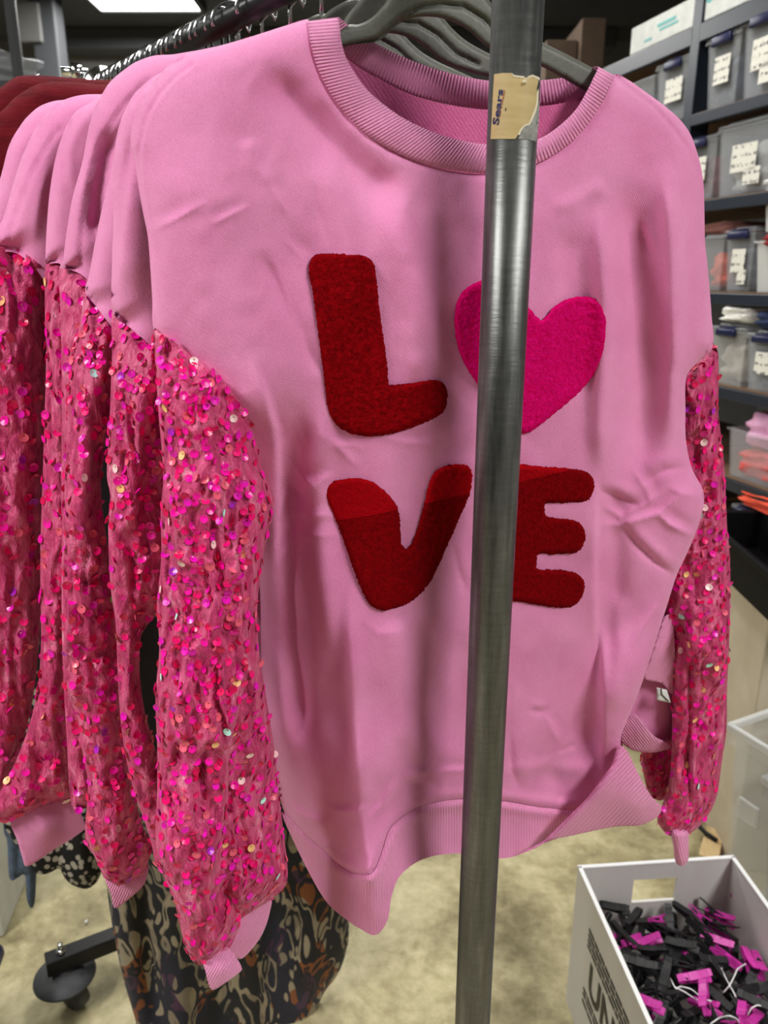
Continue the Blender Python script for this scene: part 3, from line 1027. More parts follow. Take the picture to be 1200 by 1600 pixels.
SIDES1 = SIDE_L + SIDE_R[::-1]
def body_back_d(P):
    dl, _, _ = dist_line(P, SIDE_L)
    dr, _, _ = dist_line(P, SIDE_R)
    base = TPS1(P) - .020 * (1 - prof(dl, 42)) - .018 * (1 - prof(dr, 38))
    return base - .034 * prof(np.minimum(dl, dr), 60) + 1.2 * np.minimum(creases(P, CR1), 0)

# sleeves are crushed velvet: tubes with long wrinkles
def sleeve_noise(P, seed, amp=1.0):
    x, y = P[:, 0], P[:, 1]
    wx = x + 9 * vnoise(x / 40, y / 60, seed + 1)
    wy = y + 14 * vnoise(x / 30, y / 50, seed + 2)
    a = vnoise(wx / 13, wy / 42, seed)
    b = 1 - np.abs(vnoise(wx / 19, wy / 70, seed + 3)) * 2
    c = vnoise(wx / 6.5, wy / 13, seed + 4)
    return amp * (.0028 * a + .0036 * b + .0016 * c)

class Sleeve:
    def __init__(self, poly, ctrl, seed, thick=.045, rnd=.022, rw=45, lst=(), amp=1.0, open_top=None):
        self.poly = poly
        out = resample(poly, 8)
        self.line = np.vstack([out, out[:1]])
        if open_top is not None:          # the edge sewn to the body is not rounded
            i, j = open_top
            self.line = np.array(poly[j:] + poly[:i + 1], float)
        self.tps = TPS(ctrl)
        self.seed, self.thick, self.rnd, self.rw, self.lst, self.amp = seed, thick, rnd, rw, list(lst), amp
    def edge(self, P):
        return dist_line(P, self.line)[0]
    def front(self, P):
        P = np.asarray(P, float)
        d = self.tps(P) - self.rnd * (1 - prof(self.edge(P), self.rw)) + sleeve_noise(P, self.seed, self.amp)
        return d + (creases(P, self.lst) if self.lst else 0)
    def back(self, P):
        P = np.asarray(P, float)
        e = self.edge(P)
        return self.tps(P) - self.rnd * (1 - prof(e, self.rw)) + sleeve_noise(P, self.seed, self.amp) * (1 - prof(e, self.rw)) - self.thick * prof(e, self.rw)

SL_L = [(240, 515), (255, 523), (270, 533), (287, 545), (305, 560), (330, 580), (350, 596), (372, 626), (391, 664), (403, 703), (409, 735), (422, 762), (429, 785), (425, 810), (415, 850), (407, 900), (402, 950), (404, 1010), (411, 1060), (421, 1120), (430, 1180), (437, 1250), (444, 1310), (449, 1350), (447, 1382),
        (425, 1405), (400, 1420), (376, 1437), (371, 1455), (356, 1487), (335, 1503), (310, 1508), (296, 1494), (287, 1470), (280, 1440), (270, 1400), (257, 1372), (248, 1345), (243, 1300), (245, 1250), (246, 1180), (243, 1090), (249, 1010), (245, 950), (252, 870), (251, 800), (255, 740), (248, 650), (243, 570)]
SLV_L = Sleeve(SL_L, [(240, 515, .004), (300, 560, .017), (350, 600, .026), (400, 720, .022), (300, 650, .034), (255, 700, .02), (340, 760, .048), (330, 950, .056), (400, 800, .04), (250, 950, .034), (330, 1150, .060), (260, 1200, .046), (420, 1200, .034), (300, 1350, .066), (430, 1350, .044), (310, 1490, .066), (380, 1430, .056)],
               11, .055, .028, 48, [('s', [(400, 985), (384, 1060), (364, 1130), (355, 1180), (352, 1250), (345, 1310), (333, 1370), (330, 1440)][::-1], 6, .016, 70), ('r', [(376, 560 + 60), (390, 720), (396, 830)], 20, .004),
                                    ('r', [(300, 700), (310, 860), (300, 1000)], 16, -.004), ('r', [(340, 1380), (365, 1412), (378, 1438)], 10, -.01), ('r', [(285, 1050), (290, 1200), (300, 1330)], 16, .004)], 1.15, (0, 8))
SL_R = [(1115, 543), (1122, 552), (1123, 600), (1122, 640), (1124, 660), (1130, 712), (1133, 750), (1136, 820), (1140, 862), (1141, 895), (1141, 950), (1139, 1016), (1136, 1079), (1135, 1141), (1127, 1197), (1122, 1235), (1113, 1263), (1096, 1288), (1074, 1304), (1049, 1307), (1033, 1294), (1027, 1279), (1036, 1254),
        (1046, 1219), (1049, 1172), (1050, 1126), (1050, 1079), (1049, 1035), (1050, 997), (1040, 954), (1030, 890), (1030, 800), (1040, 700), (1055, 630), (1070, 586), (1095, 562)]
SLV_R = Sleeve(SL_R, [(1116, 545, -.012), (1072, 588, -.012), (1125, 660, -.018), (1060, 680, -.03), (1130, 800, -.012), (1045, 850, -.03), (1135, 900, -.006), (1060, 1000, -.016), (1130, 1100, -.004), (1090, 1000, .002), (1060, 1200, -.006), (1110, 1240, -.004), (1060, 1295, -.006)],
               23, .05, .02, 34, [('r', [(1078, 1040), (1077, 1120), (1075, 1200), (1078, 1260)], 4, -.007), ('r', [(1060, 960), (1072, 1010), (1076, 1050)], 6, -.005)], 1.0)

def ring_strip(name, pairs, mat, parent, n_u, n_v, layer, bulge=.003, period=5.3, thick=.003):
    """a knitted band: pairs of (free edge px, seam px, depth) swept all round; ribs run across it"""
    A = resample([(p[0][0], p[0][1]) for p in pairs], 1e9, True)
    def dense(vals):
        P = np.array(vals, float)
        n = len(P)
        t = np.arange(n_u) / n_u * n
        i = np.floor(t).astype(int)
        f = (t - i)[:, None]
        a, b, c, d = P[(i - 1) % n], P[i % n], P[(i + 1) % n], P[(i + 2) % n]
        return 0.5 * ((2 * b) + (-a + c) * f + (2 * a - 5 * b + 4 * c - d) * f * f + (-a + 3 * b - 3 * c + d) * f ** 3)
    E = dense([p[0] for p in pairs])
    S = dense([p[1] for p in pairs])
    D = dense([[p[2], p[3]] for p in pairs])
    V, ribs = [], []
    mid = (E + S) / 2
    seg = np.linalg.norm(np.diff(np.vstack([mid, mid[:1]]), axis=0), axis=1)
    u = np.concatenate([[0], np.cumsum(seg)[:-1]])
    tot = seg.sum()
    k = round(tot / period)
    for j in range(n_v):
        q = j / (n_v - 1)
        p = E * (1 - q) + S * q
        d = D[:, 0] * (1 - q) + D[:, 1] * q + bulge * math.sin(math.pi * q)
        V.append(layer.to3d(p[:, 0], p[:, 1], d))
        ribs.append(u / tot * k)
    for j in range(n_v):                      # inner face
        q = 1 - j / (n_v - 1)
        p = E * (1 - q) + S * q
        d = D[:, 0] * (1 - q) + D[:, 1] * q + bulge * math.sin(math.pi * q) - thick
        V.append(layer.to3d(p[:, 0], p[:, 1], d))
        ribs.append(u / tot * k)
    V = np.concatenate(V)
    F = []
    m = 2 * n_v
    for j in range(m):
        j2 = (j + 1) % m
        for i in range(n_u):
            i2 = (i + 1) % n_u
            F.append((j * n_u + i, j * n_u + i2, j2 * n_u + i2, j2 * n_u + i))
    return mesh_obj(name, V, F, mat, parent, True, {'rib': np.concatenate(ribs)})

def nd(pts):
    return front_d(np.array(pts, float))

def collar(parent, layer, n_u=900):
    fr = [((529, 27), (481, 33)), ((531, 42), (482, 46)), ((533, 62), (485, 66)), ((540, 88), (492, 94)), ((553, 112), (504, 124)), ((572, 138), (521, 153)), ((597, 161), (546, 185)), ((628, 183), (577, 213)), ((664, 201), (614, 236)), ((703, 215), (662, 256)), ((745, 224), (718, 268)), ((785, 226), (775, 271)), ((820, 224), (823, 262)), ((850, 213), (862, 244)), ((877, 194), (893, 222)), ((899, 172), (917, 197)), ((914, 148), (938, 165)), ((927, 122), (951, 139)), ((934, 104), (960, 118))]
    bk = [((918, 108), (938, 132), -.034, -.03), ((898, 118), (912, 150), -.05, -.05), ((868, 123), (875, 162), -.062, -.062), ((820, 127), (822, 168), -.068, -.068), ((765, 126), (763, 172), -.07, -.07), ((710, 116), (700, 164), -.068, -.068), ((655, 99), (640, 148), -.062, -.062), ((605, 77), (585, 121), -.052, -.052), ((562, 52), (535, 88), -.036, -.034), ((536, 32), (500, 48), -.018, -.016)]
    ds = nd([p[1] for p in fr])
    pairs = []
    for i, (p, d) in enumerate(zip(fr, ds)):
        pairs.append((p[0], p[1], d + .001, d + .002))
    pairs += bk
    pairs = pairs[-6:] + pairs[:-6]        # start behind the pole
    return ring_strip('collar', pairs, M['rib'], parent, n_u, 7, layer, .0035, 5.3)

def shirt_base(layer, px=740):
    p = layer.to3d(np.array([float(px)]), np.array([1300.0]), np.array([0.0]))[0]
    return (p[0], p[1], p[2])

# ------------------------------------------------------------------ front sweatshirt
S1 = thing('sweatshirt', shirt_base(L1), 'front pink sweatshirt with red LOVE letters and sequined sleeves, behind steel pole', 'sweatshirt', 'pink sweatshirts on the rail')
def build_front_shirt():
    poly = SIDE_L + SEAM[1:] + SIDE_R[::-1][1:] + NECK[::-1]
    body = piece('body', poly, L1, front_d, 4.0, M['pink'], S1)
    bneck = [(961, 116), (938, 132), (912, 150), (875, 162), (822, 168), (763, 172), (700, 164), (640, 148), (585, 121), (535, 88), (500, 48)]
    poly_b = SIDE_L + [(480, 1307), (549, 1362), (588, 1352), (640, 1262), (720, 1245), (860, 1250), (930, 1220)] + SIDE_R[::-1] + bneck[1:]
    piece('back_panel', poly_b, L1, body_back_d, 13.0, M['pink_in'], S1)
    # overlocked seam under the back of the collar
    sm = resample([(538, 92), (560, 108), (588, 124), (640, 150), (700, 166), (763, 174), (822, 170), (875, 164), (908, 153)], 2.2, False)
    zz = np.array([(-1) ** i * 1.1 for i in range(len(sm))])
    V, F = tube_mesh([tuple(v) for v in L1.to3d(sm[:, 0], sm[:, 1] + zz, np.interp(sm[:, 0], [530, 600, 763, 900], [-.030, -.046, -.064, -.044]))], .0013, 5)
    mesh_obj('overlock_seam', V, F, M['pink_in'], S1)
    collar(S1, L1)
    # hem band: front band, then the corner turned up on the far side
    hem_d = lambda P: front_d(P) + .0016
    piece('hem_band', SEAM[:17] + HEM[::-1], L1, hem_d, 3.6, M['rib_fine'], S1, rib=(1 / 4.2, 0.0))
    flap = [(810, 1335), (835, 1322), (850, 1313), (887, 1277), (917, 1247), (940, 1217), (957, 1193), (963, 1170), (970, 1165), (980, 1173), (993, 1200), (1007, 1227), (1020, 1247), (1033, 1260), (1030, 1273), (1017, 1283), (997, 1290), (967, 1291), (933, 1297), (887, 1307), (860, 1312), (835, 1326)]
    edge = [(810, 1335), (850, 1313), (887, 1277), (917, 1247), (940, 1217), (957, 1193), (964, 1168)]
    ft = TPS([(810, 1335, .0), (850, 1313, .006), (890, 1276, .012), (920, 1246, .014), (957, 1192, .012), (965, 1168, .004), (900, 1304, .0), (967, 1291, -.004), (1030, 1268, .0), (990, 1200, .006), (960, 1250, .012), (1000, 1260, .01)])
    def flap_d(P):
        de, _, _ = dist_line(P, edge)
        return ft(P) - .010 * (1 - prof(de, 16)) + .006
    fl = piece('turned_hem', flap, L1, flap_d, 3.6, M['rib'], S1, back=lambda P: flap_d(P) - .004, rib=(0.72 / 5.2, 0.69 / 5.2))
    fl['label'] = 'corner of the ribbed hem turned up'
    # letters
    L = [(483, 430), (483, 412), (490, 400), (505, 396), (540, 397), (565, 398), (577, 404), (586, 420), (594, 490), (604, 560), (607, 598), (612, 601), (640, 599), (672, 594), (688, 596), (697, 606), (699, 622), (695, 640), (682, 652), (655, 664), (620, 676), (580, 682), (550, 678), (530, 668), (518, 655), (511, 635), (506, 590), (497, 520), (489, 460)]
    H = [(750, 439), (768, 441), (790, 452), (810, 466), (826, 480), (836, 492), (846, 500), (853, 494), (866, 479), (885, 468), (908, 463), (928, 466), (943, 478), (951, 498), (951, 525), (944, 555), (928, 586), (905, 613), (872, 642), (840, 667), (820, 678), (808, 672), (785, 650), (757, 615), (732, 580), (716, 545), (710, 505), (713, 475), (726, 452)]
    Vv = [(510, 782), (509, 768), (515, 756), (528, 750), (555, 747), (580, 752), (600, 766), (617, 785), (624, 803), (626, 830), (628, 852), (636, 856), (645, 845), (655, 815), (664, 782), (672, 750), (682, 735), (700, 727), (722, 725), (735, 732), (738, 748), (732, 778), (716, 815), (695, 862), (675, 905), (655, 930), (635, 944), (610, 952), (592, 953), (576, 942), (562, 915), (545, 870), (528, 822)]
    E = [(770, 730), (790, 726), (812, 725), (840, 728), (880, 731), (910, 735), (925, 744), (929, 760), (924, 776), (912, 785), (880, 786), (853, 787), (852, 797), (854, 806), (870, 809), (897, 812), (912, 822), (916, 838), (911, 855), (898, 864), (870, 866), (842, 867), (839, 878), (840, 888), (858, 890), (885, 891), (905, 898), (914, 912), (911, 932), (900, 945), (885, 950), (855, 948), (815, 941), (785, 938), (765, 932), (760, 905), (762, 820), (764, 745)]
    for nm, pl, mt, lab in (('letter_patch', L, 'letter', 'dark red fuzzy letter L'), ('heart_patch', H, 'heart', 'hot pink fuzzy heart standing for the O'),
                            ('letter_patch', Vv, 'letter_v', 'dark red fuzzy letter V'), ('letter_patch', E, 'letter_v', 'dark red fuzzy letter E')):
        ln = resample(pl, 4)
        ln = np.vstack([ln, ln[:1]])
        def ld(P, ln=ln):
            de, _, _ = dist_line(P, ln)
            base = TPS1(P) + creases(P, CR1) * 0.6 - .0004
            return base + .0058 * prof(de, 8) + .0007 * vnoise(P[:, 0] / 3.1, P[:, 1] / 3.1, 9) * np.clip(de / 6, 0, 1)
        # ragged tuft edge
        rg = resample(pl, 2.6)
        rg = rg + RNG.normal(0, 0.5, rg.shape)
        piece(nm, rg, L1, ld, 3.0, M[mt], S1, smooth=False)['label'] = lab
    # sleeves and cuffs
    sl = piece('sleeve', SL_L, L1, SLV_L.front, 4.0, M['velvet'], S1, back=SLV_L.back)
    sl['label'] = 'crushed velvet sleeve covered in magenta sequins'
    sequins(sl, SL_L, L1, SLV_L.front, SLV_L.back, 640, 225, 31, 260)
    rect = [(1042, 300), (1071, 589), (1072, 689), (1100, 783), (1072, 868), (1042, 947), (990, 1100), (900, 1100), (900, 300)]
    sr = piece('sleeve', SL_R, L1, SLV_R.front, 4.0, M['velvet'], S1, back=SLV_R.back)
    sr['label'] = 'far velvet sleeve with magenta sequins'
    sequins(sr, SL_R, L1, SLV_R.front, SLV_R.back, 340, 75, 37, 200, avoid=rect, rscale=1.15)
    cuff1 = [(330, 1490), (350, 1480), (362, 1486), (372, 1500), (378, 1514), (371, 1522), (352, 1536), (333, 1547), (326, 1538), (321, 1518), (318, 1504)]
    c1 = TPS([(330, 1490, .050), (365, 1490, .050), (376, 1514, .052), (333, 1547, .056), (318, 1504, .052), (348, 1515, .060)])
    piece('cuff', cuff1, L1, c1, 3.5, M['rib_fine'], S1, back=lambda P: c1(P) - .012, rib=(0.9 / 4.2, 0.5 / 4.2))
    cuff2 = [(385, 1425), (422, 1404), (421, 1428), (412, 1455), (400, 1475), (378, 1498), (364, 1492), (352, 1480), (360, 1450)]
    c2 = TPS([(385, 1425, .02), (422, 1404, .015), (400, 1475, .022), (376, 1498, .024), (360, 1460, .026)])
    piece('cuff', cuff2, L1, c2, 4, M['rib_fine'], S1, back=lambda P: c2(P) - .012, rib=(0.9 / 3.4, 0.45 / 3.4))
    cuff3 = [(1049, 1300), (1062, 1296), (1075, 1300), (1076, 1320), (1076, 1340), (1072, 1350), (1063, 1353), (1055, 1345), (1052, 1322)]
    c3l = np.array(cuff3 + cuff3[:1], float)
    c3 = lambda P: -.014 + .012 * prof(dist_line(P, c3l)[0], 12)
    piece('cuff', cuff3, L1, c3, 3, M['rib_fine'], S1, back=lambda P: -.028 - .012 * prof(dist_line(P, c3l)[0], 12), rib=(1 / 4.4, -.06))
# V and E turn a lighter red above this line
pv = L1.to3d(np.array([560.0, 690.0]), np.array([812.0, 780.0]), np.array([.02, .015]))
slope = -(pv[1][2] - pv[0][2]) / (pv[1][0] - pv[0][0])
M['letter_v'] = chenille('red_chenille_two_tone', RED1, lin(146, 3, 12), (float(pv[0][2] + slope * pv[0][0]), float(slope), lin(184, 6, 20)))
build_front_shirt()

# ------------------------------------------------------------------ sweatshirts behind it
GAP = 0.056
def shift_px(pts, delta, d=0.0):
    pts = np.array(pts, float)
    P = L1.to3d(pts[:, 0], pts[:, 1], np.full(len(pts), d))
    P[:, 0] += RAIL_DIR[0] * delta
    P[:, 1] += RAIL_DIR[1] * delta
    return [tuple(q) for q in project(P)]

HID_LOW = [(440, 830), (490, 1000), (530, 1120), (570, 1190), (640, 1210), (720, 1210), (850, 1210), (940, 1150)]
HID_R = [(1000, 1050), (1035, 940), (1060, 860), (1080, 790), (1060, 680), (1068, 560), (1085, 430), (1080, 320), (1060, 220), (1010, 160), (958, 118)]
HID_NECK = [(938, 165), (893, 222), (823, 262), (718, 268), (614, 236), (546, 185), (504, 124), (485, 66)]

def back_shirt(k, label, left, seam_pts, sleeve_poly, crs, n_seq, n_single, seed, sl_lst=(), right=None, avoid=None, low=None, ntop=2):
    delta = GAP * (k - 1)
    lay = Layer(delta)
    e = thing('sweatshirt', shirt_base(lay, 600), label, 'sweatshirt', 'pink sweatshirts on the rail')
    hid_low = low or shift_px(HID_LOW, delta)
    rgt = right or shift_px(HID_R, delta)
    nk = shift_px(HID_NECK, delta)
    poly = left + [(x + 2, y + (6 if i == 0 else 14)) for i, (x, y) in enumerate(seam_pts)] + hid_low + rgt + nk
    sd = np.array(left + [seam_pts[0]], float)
    rd = np.array(rgt, float)
    def dd(P):
        dl = dist_line(P, sd)[0]
        dr = dist_line(P, rd)[0]
        return .012 - .030 * (1 - prof(dl, 46)) - .014 * (1 - prof(dr, 40)) + creases(P, crs) + .0012 * vnoise(P[:, 0] / 50, P[:, 1] / 70, seed)
    def db(P):
        dl = dist_line(P, sd)[0]
        dr = dist_line(P, rd)[0]
        return .012 - .030 * (1 - prof(dl, 46)) - .014 * (1 - prof(dr, 40)) - .026 * prof(np.minimum(dl, dr), 50) + 1.2 * np.minimum(creases(P, crs), 0)
    piece('body', poly, lay, dd, 6.0, M['pink'], e)
    piece('back_panel', poly[:-len(nk)] + shift_px([(912, 150), (822, 168), (700, 164), (585, 121), (500, 48)], delta, -.04), lay, db, 18.0, M['pink_in'], e)
    if sleeve_poly is not None:
        P = np.array(sleeve_poly, float)
        cx = P[:, 0].mean()
        top = P[:, 1].min()
        ctrl = []
        sew = np.array(sleeve_poly[:ntop + 1], float)
        for (x, y), q in zip(sew, dd(sew)):
            ctrl.append((x, y, q + .004))
        for (x, y) in sleeve_poly[ntop + 2::2]:
            ctrl.append((x, y, .010 + .012 * min(1, (y - top) / 300)))
        sv = Sleeve(sleeve_poly, ctrl, seed, .034, .020, 34, sl_lst, 1.1, (0, ntop))
        so = piece('sleeve', sleeve_poly, lay, sv.front, 4.6, M['velvet'], e, back=sv.back)
        sequins(so, sleeve_poly, lay, sv.front, sv.back, n_seq, n_single, seed + 100, 120, avoid=avoid, rscale=1.0 + 0.09 * (k - 1))
    return e, lay

ORD = ['second', 'third', 'fourth', 'fifth', 'sixth', 'seventh']
S2, LY2 = back_shirt(2, 'second pink sweatshirt on the rail, pressed directly behind the LOVE sweatshirt',
    [(480, 40), (390, 68), (300, 93), (250, 115), (216, 140), (196, 170), (182, 215), (176, 285), (177, 347), (175, 410), (176, 487)], [(200, 505), (237, 530), (270, 570), (330, 690)],
    [(176, 487), (200, 505), (237, 530), (262, 560), (280, 640), (275, 760), (270, 860), (262, 930), (245, 960), (222, 990), (218, 1040), (224, 1100), (238, 1155), (250, 1200), (264, 1290), (264, 1340), (256, 1364), (243, 1350), (237, 1320), (228, 1290), (212, 1245), (200, 1200), (190, 1140), (184, 1060), (181, 980), (172, 910), (169, 820), (172, 775), (167, 742), (170, 680), (173, 610), (175, 555)],
    [('s', [(205, 250), (200, 275), (195, 320), (188, 370), (182, 430), (178, 480)], 6, .012, 70), ('r', [(212, 200), (202, 240), (196, 290)], 10, -.006)], 210, 110, 41,
    [('r', [(240, 560), (225, 650), (205, 760), (196, 850)], 14, .008), ('r', [(200, 560), (190, 700)], 10, -.006)],
    right=[(967, 1154), (986, 1169), (1014, 1174), (1036, 1172), (1058, 1165), (1062, 1100), (1060, 1000), (1052, 930), (1035, 860), (1045, 760), (1035, 640), (1040, 520), (1055, 400), (1050, 290), (1030, 210), (985, 160), (935, 120)],
    avoid=SL_L, low=[(440, 830), (490, 1000), (530, 1120), (570, 1190), (640, 1210), (720, 1212), (850, 1215), (930, 1150)])
def second_shirt_bits():
    # its twisted hem, sewn-in tag and far sleeve show between the front sweatshirt and its far sleeve
    h1 = [(1040, 962), (1052, 975), (1054, 1080), (1032, 1067), (1006, 1060), (1012, 1038), (1028, 992)]
    t1 = TPS([(1040, 962, .028), (1054, 1080, .024), (1006, 1060, .03), (1030, 1020, .034)])
    piece('hem_band', h1, LY2, t1, 4, M['rib_fine'], S2, back=lambda P: t1(P) - .004, rib=(0.8 / 3.6, 0.6 / 3.6))
    h2 = [(968, 1152), (984, 1118), (1000, 1122), (1022, 1150), (1050, 1164), (1036, 1173), (1014, 1176), (986, 1171)]
    t2 = TPS([(968, 1152, .024), (984, 1118, .03), (1050, 1164, .02), (1014, 1175, .016), (1005, 1148, .034)])
    piece('hem_band', h2, LY2, t2, 4, M['rib_fine'], S2, back=lambda P: t2(P) - .004, rib=(0.8 / 3.6, -0.6 / 3.6))
    tg = [(1026, 1074), (1042, 1078), (1048, 1098), (1026, 1094)]
    tt = TPS([(1026, 1074, .030), (1042, 1078, .032), (1048, 1098, .032), (1026, 1094, .032)])
    piece('care_tag', tg, LY2, tt, 5, M['white'], S2, back=lambda P: tt(P) - .0006, smooth=False)
    mk = [(1032, 1076), (1034, 1076), (1035, 1085), (1046, 1096), (1043, 1096), (1033, 1086)]
    piece('tag_print', mk, LY2, lambda P: tt(P) + .0006, 3, M['print_grey'], S2, smooth=False)
    sp = [(1005, 1150), (1030, 1140), (1052, 1160), (1054, 1225), (1046, 1242), (1030, 1251), (1014, 1238), (1006, 1212), (1002, 1180)]
    sv = Sleeve(sp, [(1005, 1150, -.008), (1050, 1160, -.008), (1050, 1240, -.004), (1010, 1230, -.004), (1030, 1200, -.002)], 77, .03, .014, 24)
    so = piece('sleeve', sp, LY2, sv.front, 4, M['velvet'], S2, back=sv.back)
    sequins(so, sp, LY2, sv.front, sv.back, 40, 16, 78, 30, rscale=1.2)
second_shirt_bits()
S3, LY3 = back_shirt(3, 'third pink sweatshirt on the rail, its small cuff hanging above the ikat dress',
    [(475, 44), (390, 72), (300, 96), (240, 120), (207, 158), (189, 195), (177, 250), (163, 310), (151, 365), (139, 430), (133, 455)], [(150, 475), (175, 500), (205, 535), (300, 690)],
    [(133, 455), (150, 475), (175, 500), (190, 560), (188, 620), (172, 668), (163, 700), (158, 745), (160, 790), (172, 880), (185, 960), (190, 1060), (196, 1140), (202, 1207), (212, 1250), (225, 1295), (237, 1320), (230, 1352), (217, 1372), (190, 1385), (172, 1377), (162, 1370), (147, 1337), (135, 1320), (133, 1292), (136, 1257), (137, 1220), (130, 1182), (120, 1120), (106, 1080), (100, 1000), (98, 850), (101, 760), (106, 640), (114, 560), (126, 500)],
    [], 250, 130, 51, [('r', [(160, 540), (140, 640), (128, 760), (120, 860)], 14, .008), ('r', [(150, 600), (138, 700)], 9, -.006), ('r', [(110, 900), (140, 912), (175, 890)], 9, -.009), ('r', [(108, 1000), (140, 1030), (175, 1010)], 12, -.007), ('r', [(200, 1200), (180, 1280), (178, 1370)], 12, .006)], avoid=SL_L)
def cuff3():
    pl = [(165, 1372), (195, 1378), (230, 1350), (230, 1368), (222, 1386), (196, 1409), (179, 1419), (174, 1398)]
    t = TPS([(165, 1372, .0), (230, 1350, .0), (196, 1409, .006), (179, 1419, .006), (200, 1385, .01)])
    piece('cuff', pl, LY3, t, 4, M['rib_fine'], S3, back=lambda P: t(P) - .012, rib=(0.9 / 3.6, 0.4 / 3.6))
cuff3()
S4, LY4 = back_shirt(4, 'fourth pink sweatshirt on the rail, with a high rounded shoulder beside the dark seam fold',
    [(470, 46), (390, 70), (330, 76), (300, 80), (270, 85), (240, 87), (212, 97), (190, 112), (172, 128), (160, 146), (148, 168), (139, 198), (128, 255), (113, 310), (103, 370), (98, 410), (93, 418)], [(115, 418), (138, 427), (160, 470), (280, 690)],
    [(93, 418), (115, 418), (138, 427), (150, 470), (150, 700), (160, 1000), (160, 1250), (135, 1262), (112, 1258), (104, 1150), (97, 1000), (96, 800), (96, 600), (95, 500)],
    [('r', [(232, 125), (200, 158), (177, 187), (157, 220), (142, 270), (130, 340), (125, 415)], 3.5, -.003), ('r', [(185, 195), (168, 235), (155, 300), (148, 380)], 15, -.012)], 115, 60, 61, avoid=[(110, 560), (140, 455), (300, 500), (300, 1400), (100, 1400), (100, 700)])
S5, LY5 = back_shirt(5, 'fifth pink sweatshirt on the rail, its wide pink cuff hanging over the spotted dress',
    [(465, 60), (300, 100), (200, 135), (165, 148), (142, 160), (120, 173), (106, 192), (96, 216), (87, 246), (79, 290), (74, 340), (71, 400), (72, 412)], [(84, 405), (96, 402), (120, 440), (260, 690)],
    [(72, 412), (84, 405), (96, 402), (105, 430), (110, 700), (112, 1000), (120, 1180), (128, 1258), (105, 1253), (82, 1253), (50, 1267), (20, 1281), (-5, 1283), (-20, 1270), (10, 1220), (40, 1150), (58, 1080), (64, 1000), (63, 870), (68, 700), (72, 560), (70, 480)],
    [('r', [(148, 165), (122, 185), (108, 205), (98, 235), (100, 280), (112, 305)], 5, -.005), ('r', [(110, 180), (92, 215), (80, 260), (75, 330), (70, 400)], 7, -.004)], 135, 80, 71, avoid=[(97, 400), (300, 400), (300, 1400), (135, 1250), (100, 1000)])
def cuff5():
    pl = [(17, 1283), (42, 1268), (80, 1252), (118, 1252), (126, 1270), (134, 1291), (132, 1296), (110, 1312), (88, 1325), (62, 1343), (41, 1354), (35, 1340), (27, 1313)]
    t = TPS([(17, 1283, .0), (80, 1252, .002), (118, 1252, .0), (134, 1293, -.002), (88, 1325, .008), (41, 1354, .006), (70, 1295, .016)])
    c = piece('cuff', pl, LY5, t, 5, M['pink'], S5, back=lambda P: t(P) - .014)
cuff5()
S6, LY6 = back_shirt(6, 'sixth pink sweatshirt on the rail, its sequined sleeve cut by the left picture edge',
    [(460, 70), (300, 120), (200, 143), (158, 147), (130, 148), (100, 156), (76, 173), (58, 196), (38, 236), (24, 276), (6, 336), (-14, 385)], [(25, 390), (45, 400), (68, 427), (230, 690)],
    [(-60, 400), (-30, 388), (0, 385), (25, 390), (45, 400), (68, 427), (71, 500), (72, 560), (68, 640), (65, 760), (63, 870), (65, 930), (60, 1020), (50, 1100), (35, 1160), (10, 1225), (-20, 1262), (-60, 1280), (-85, 1100), (-85, 600)],
    [('r', [(95, 200), (70, 232), (54, 262), (38, 300), (22, 345), (10, 385)], 3.5, -.003), ('r', [(78, 250), (64, 300), (52, 380)], 10, .004)], 230, 120, 81, [('r', [(20, 420), (18, 700), (40, 900)], 14, .005)],
    avoid=[(-200, 300), (0, 300), (0, 1400), (-200, 1400)], ntop=5)
S7, LY7 = back_shirt(7, 'hindmost pink sweatshirt on the rail, a thin strip in front of the red garments',
    [(455, 80), (300, 130), (200, 150), (130, 152), (100, 156), (84, 158), (62, 166), (43, 182), (30, 199), (14, 228), (0, 280), (-22, 350), (-40, 420)], [(0, 440), (200, 690)], None,
    [], 0, 0, 91)

# ------------------------------------------------------------------ hangers
HANG = [(330, 128), (420, 84), (532, 42), (560, 38), (580, 28), (598, 10), (612, -10), (640, -40), (672, -58), (688, -62), (704, -58), (735, -35), (760, -5), (780, 20), (802, 40), (830, 57), (850, 67), (890, 87), (928, 107), (985, 138),
        (980, 168), (915, 142), (850, 106), (805, 92), (766, 77), (726, 44), (687, 28), (645, 28), (617, 42), (600, 58), (585, 66), (540, 73), (420, 112), (338, 150)]
def plane_hit(lay, d):
    """where the rail passes through a hanger's sheet"""
    a = float(NRM @ np.array(POLE)) - (lay.c + d)
    return -a / float(NRM @ RAIL_DIR)

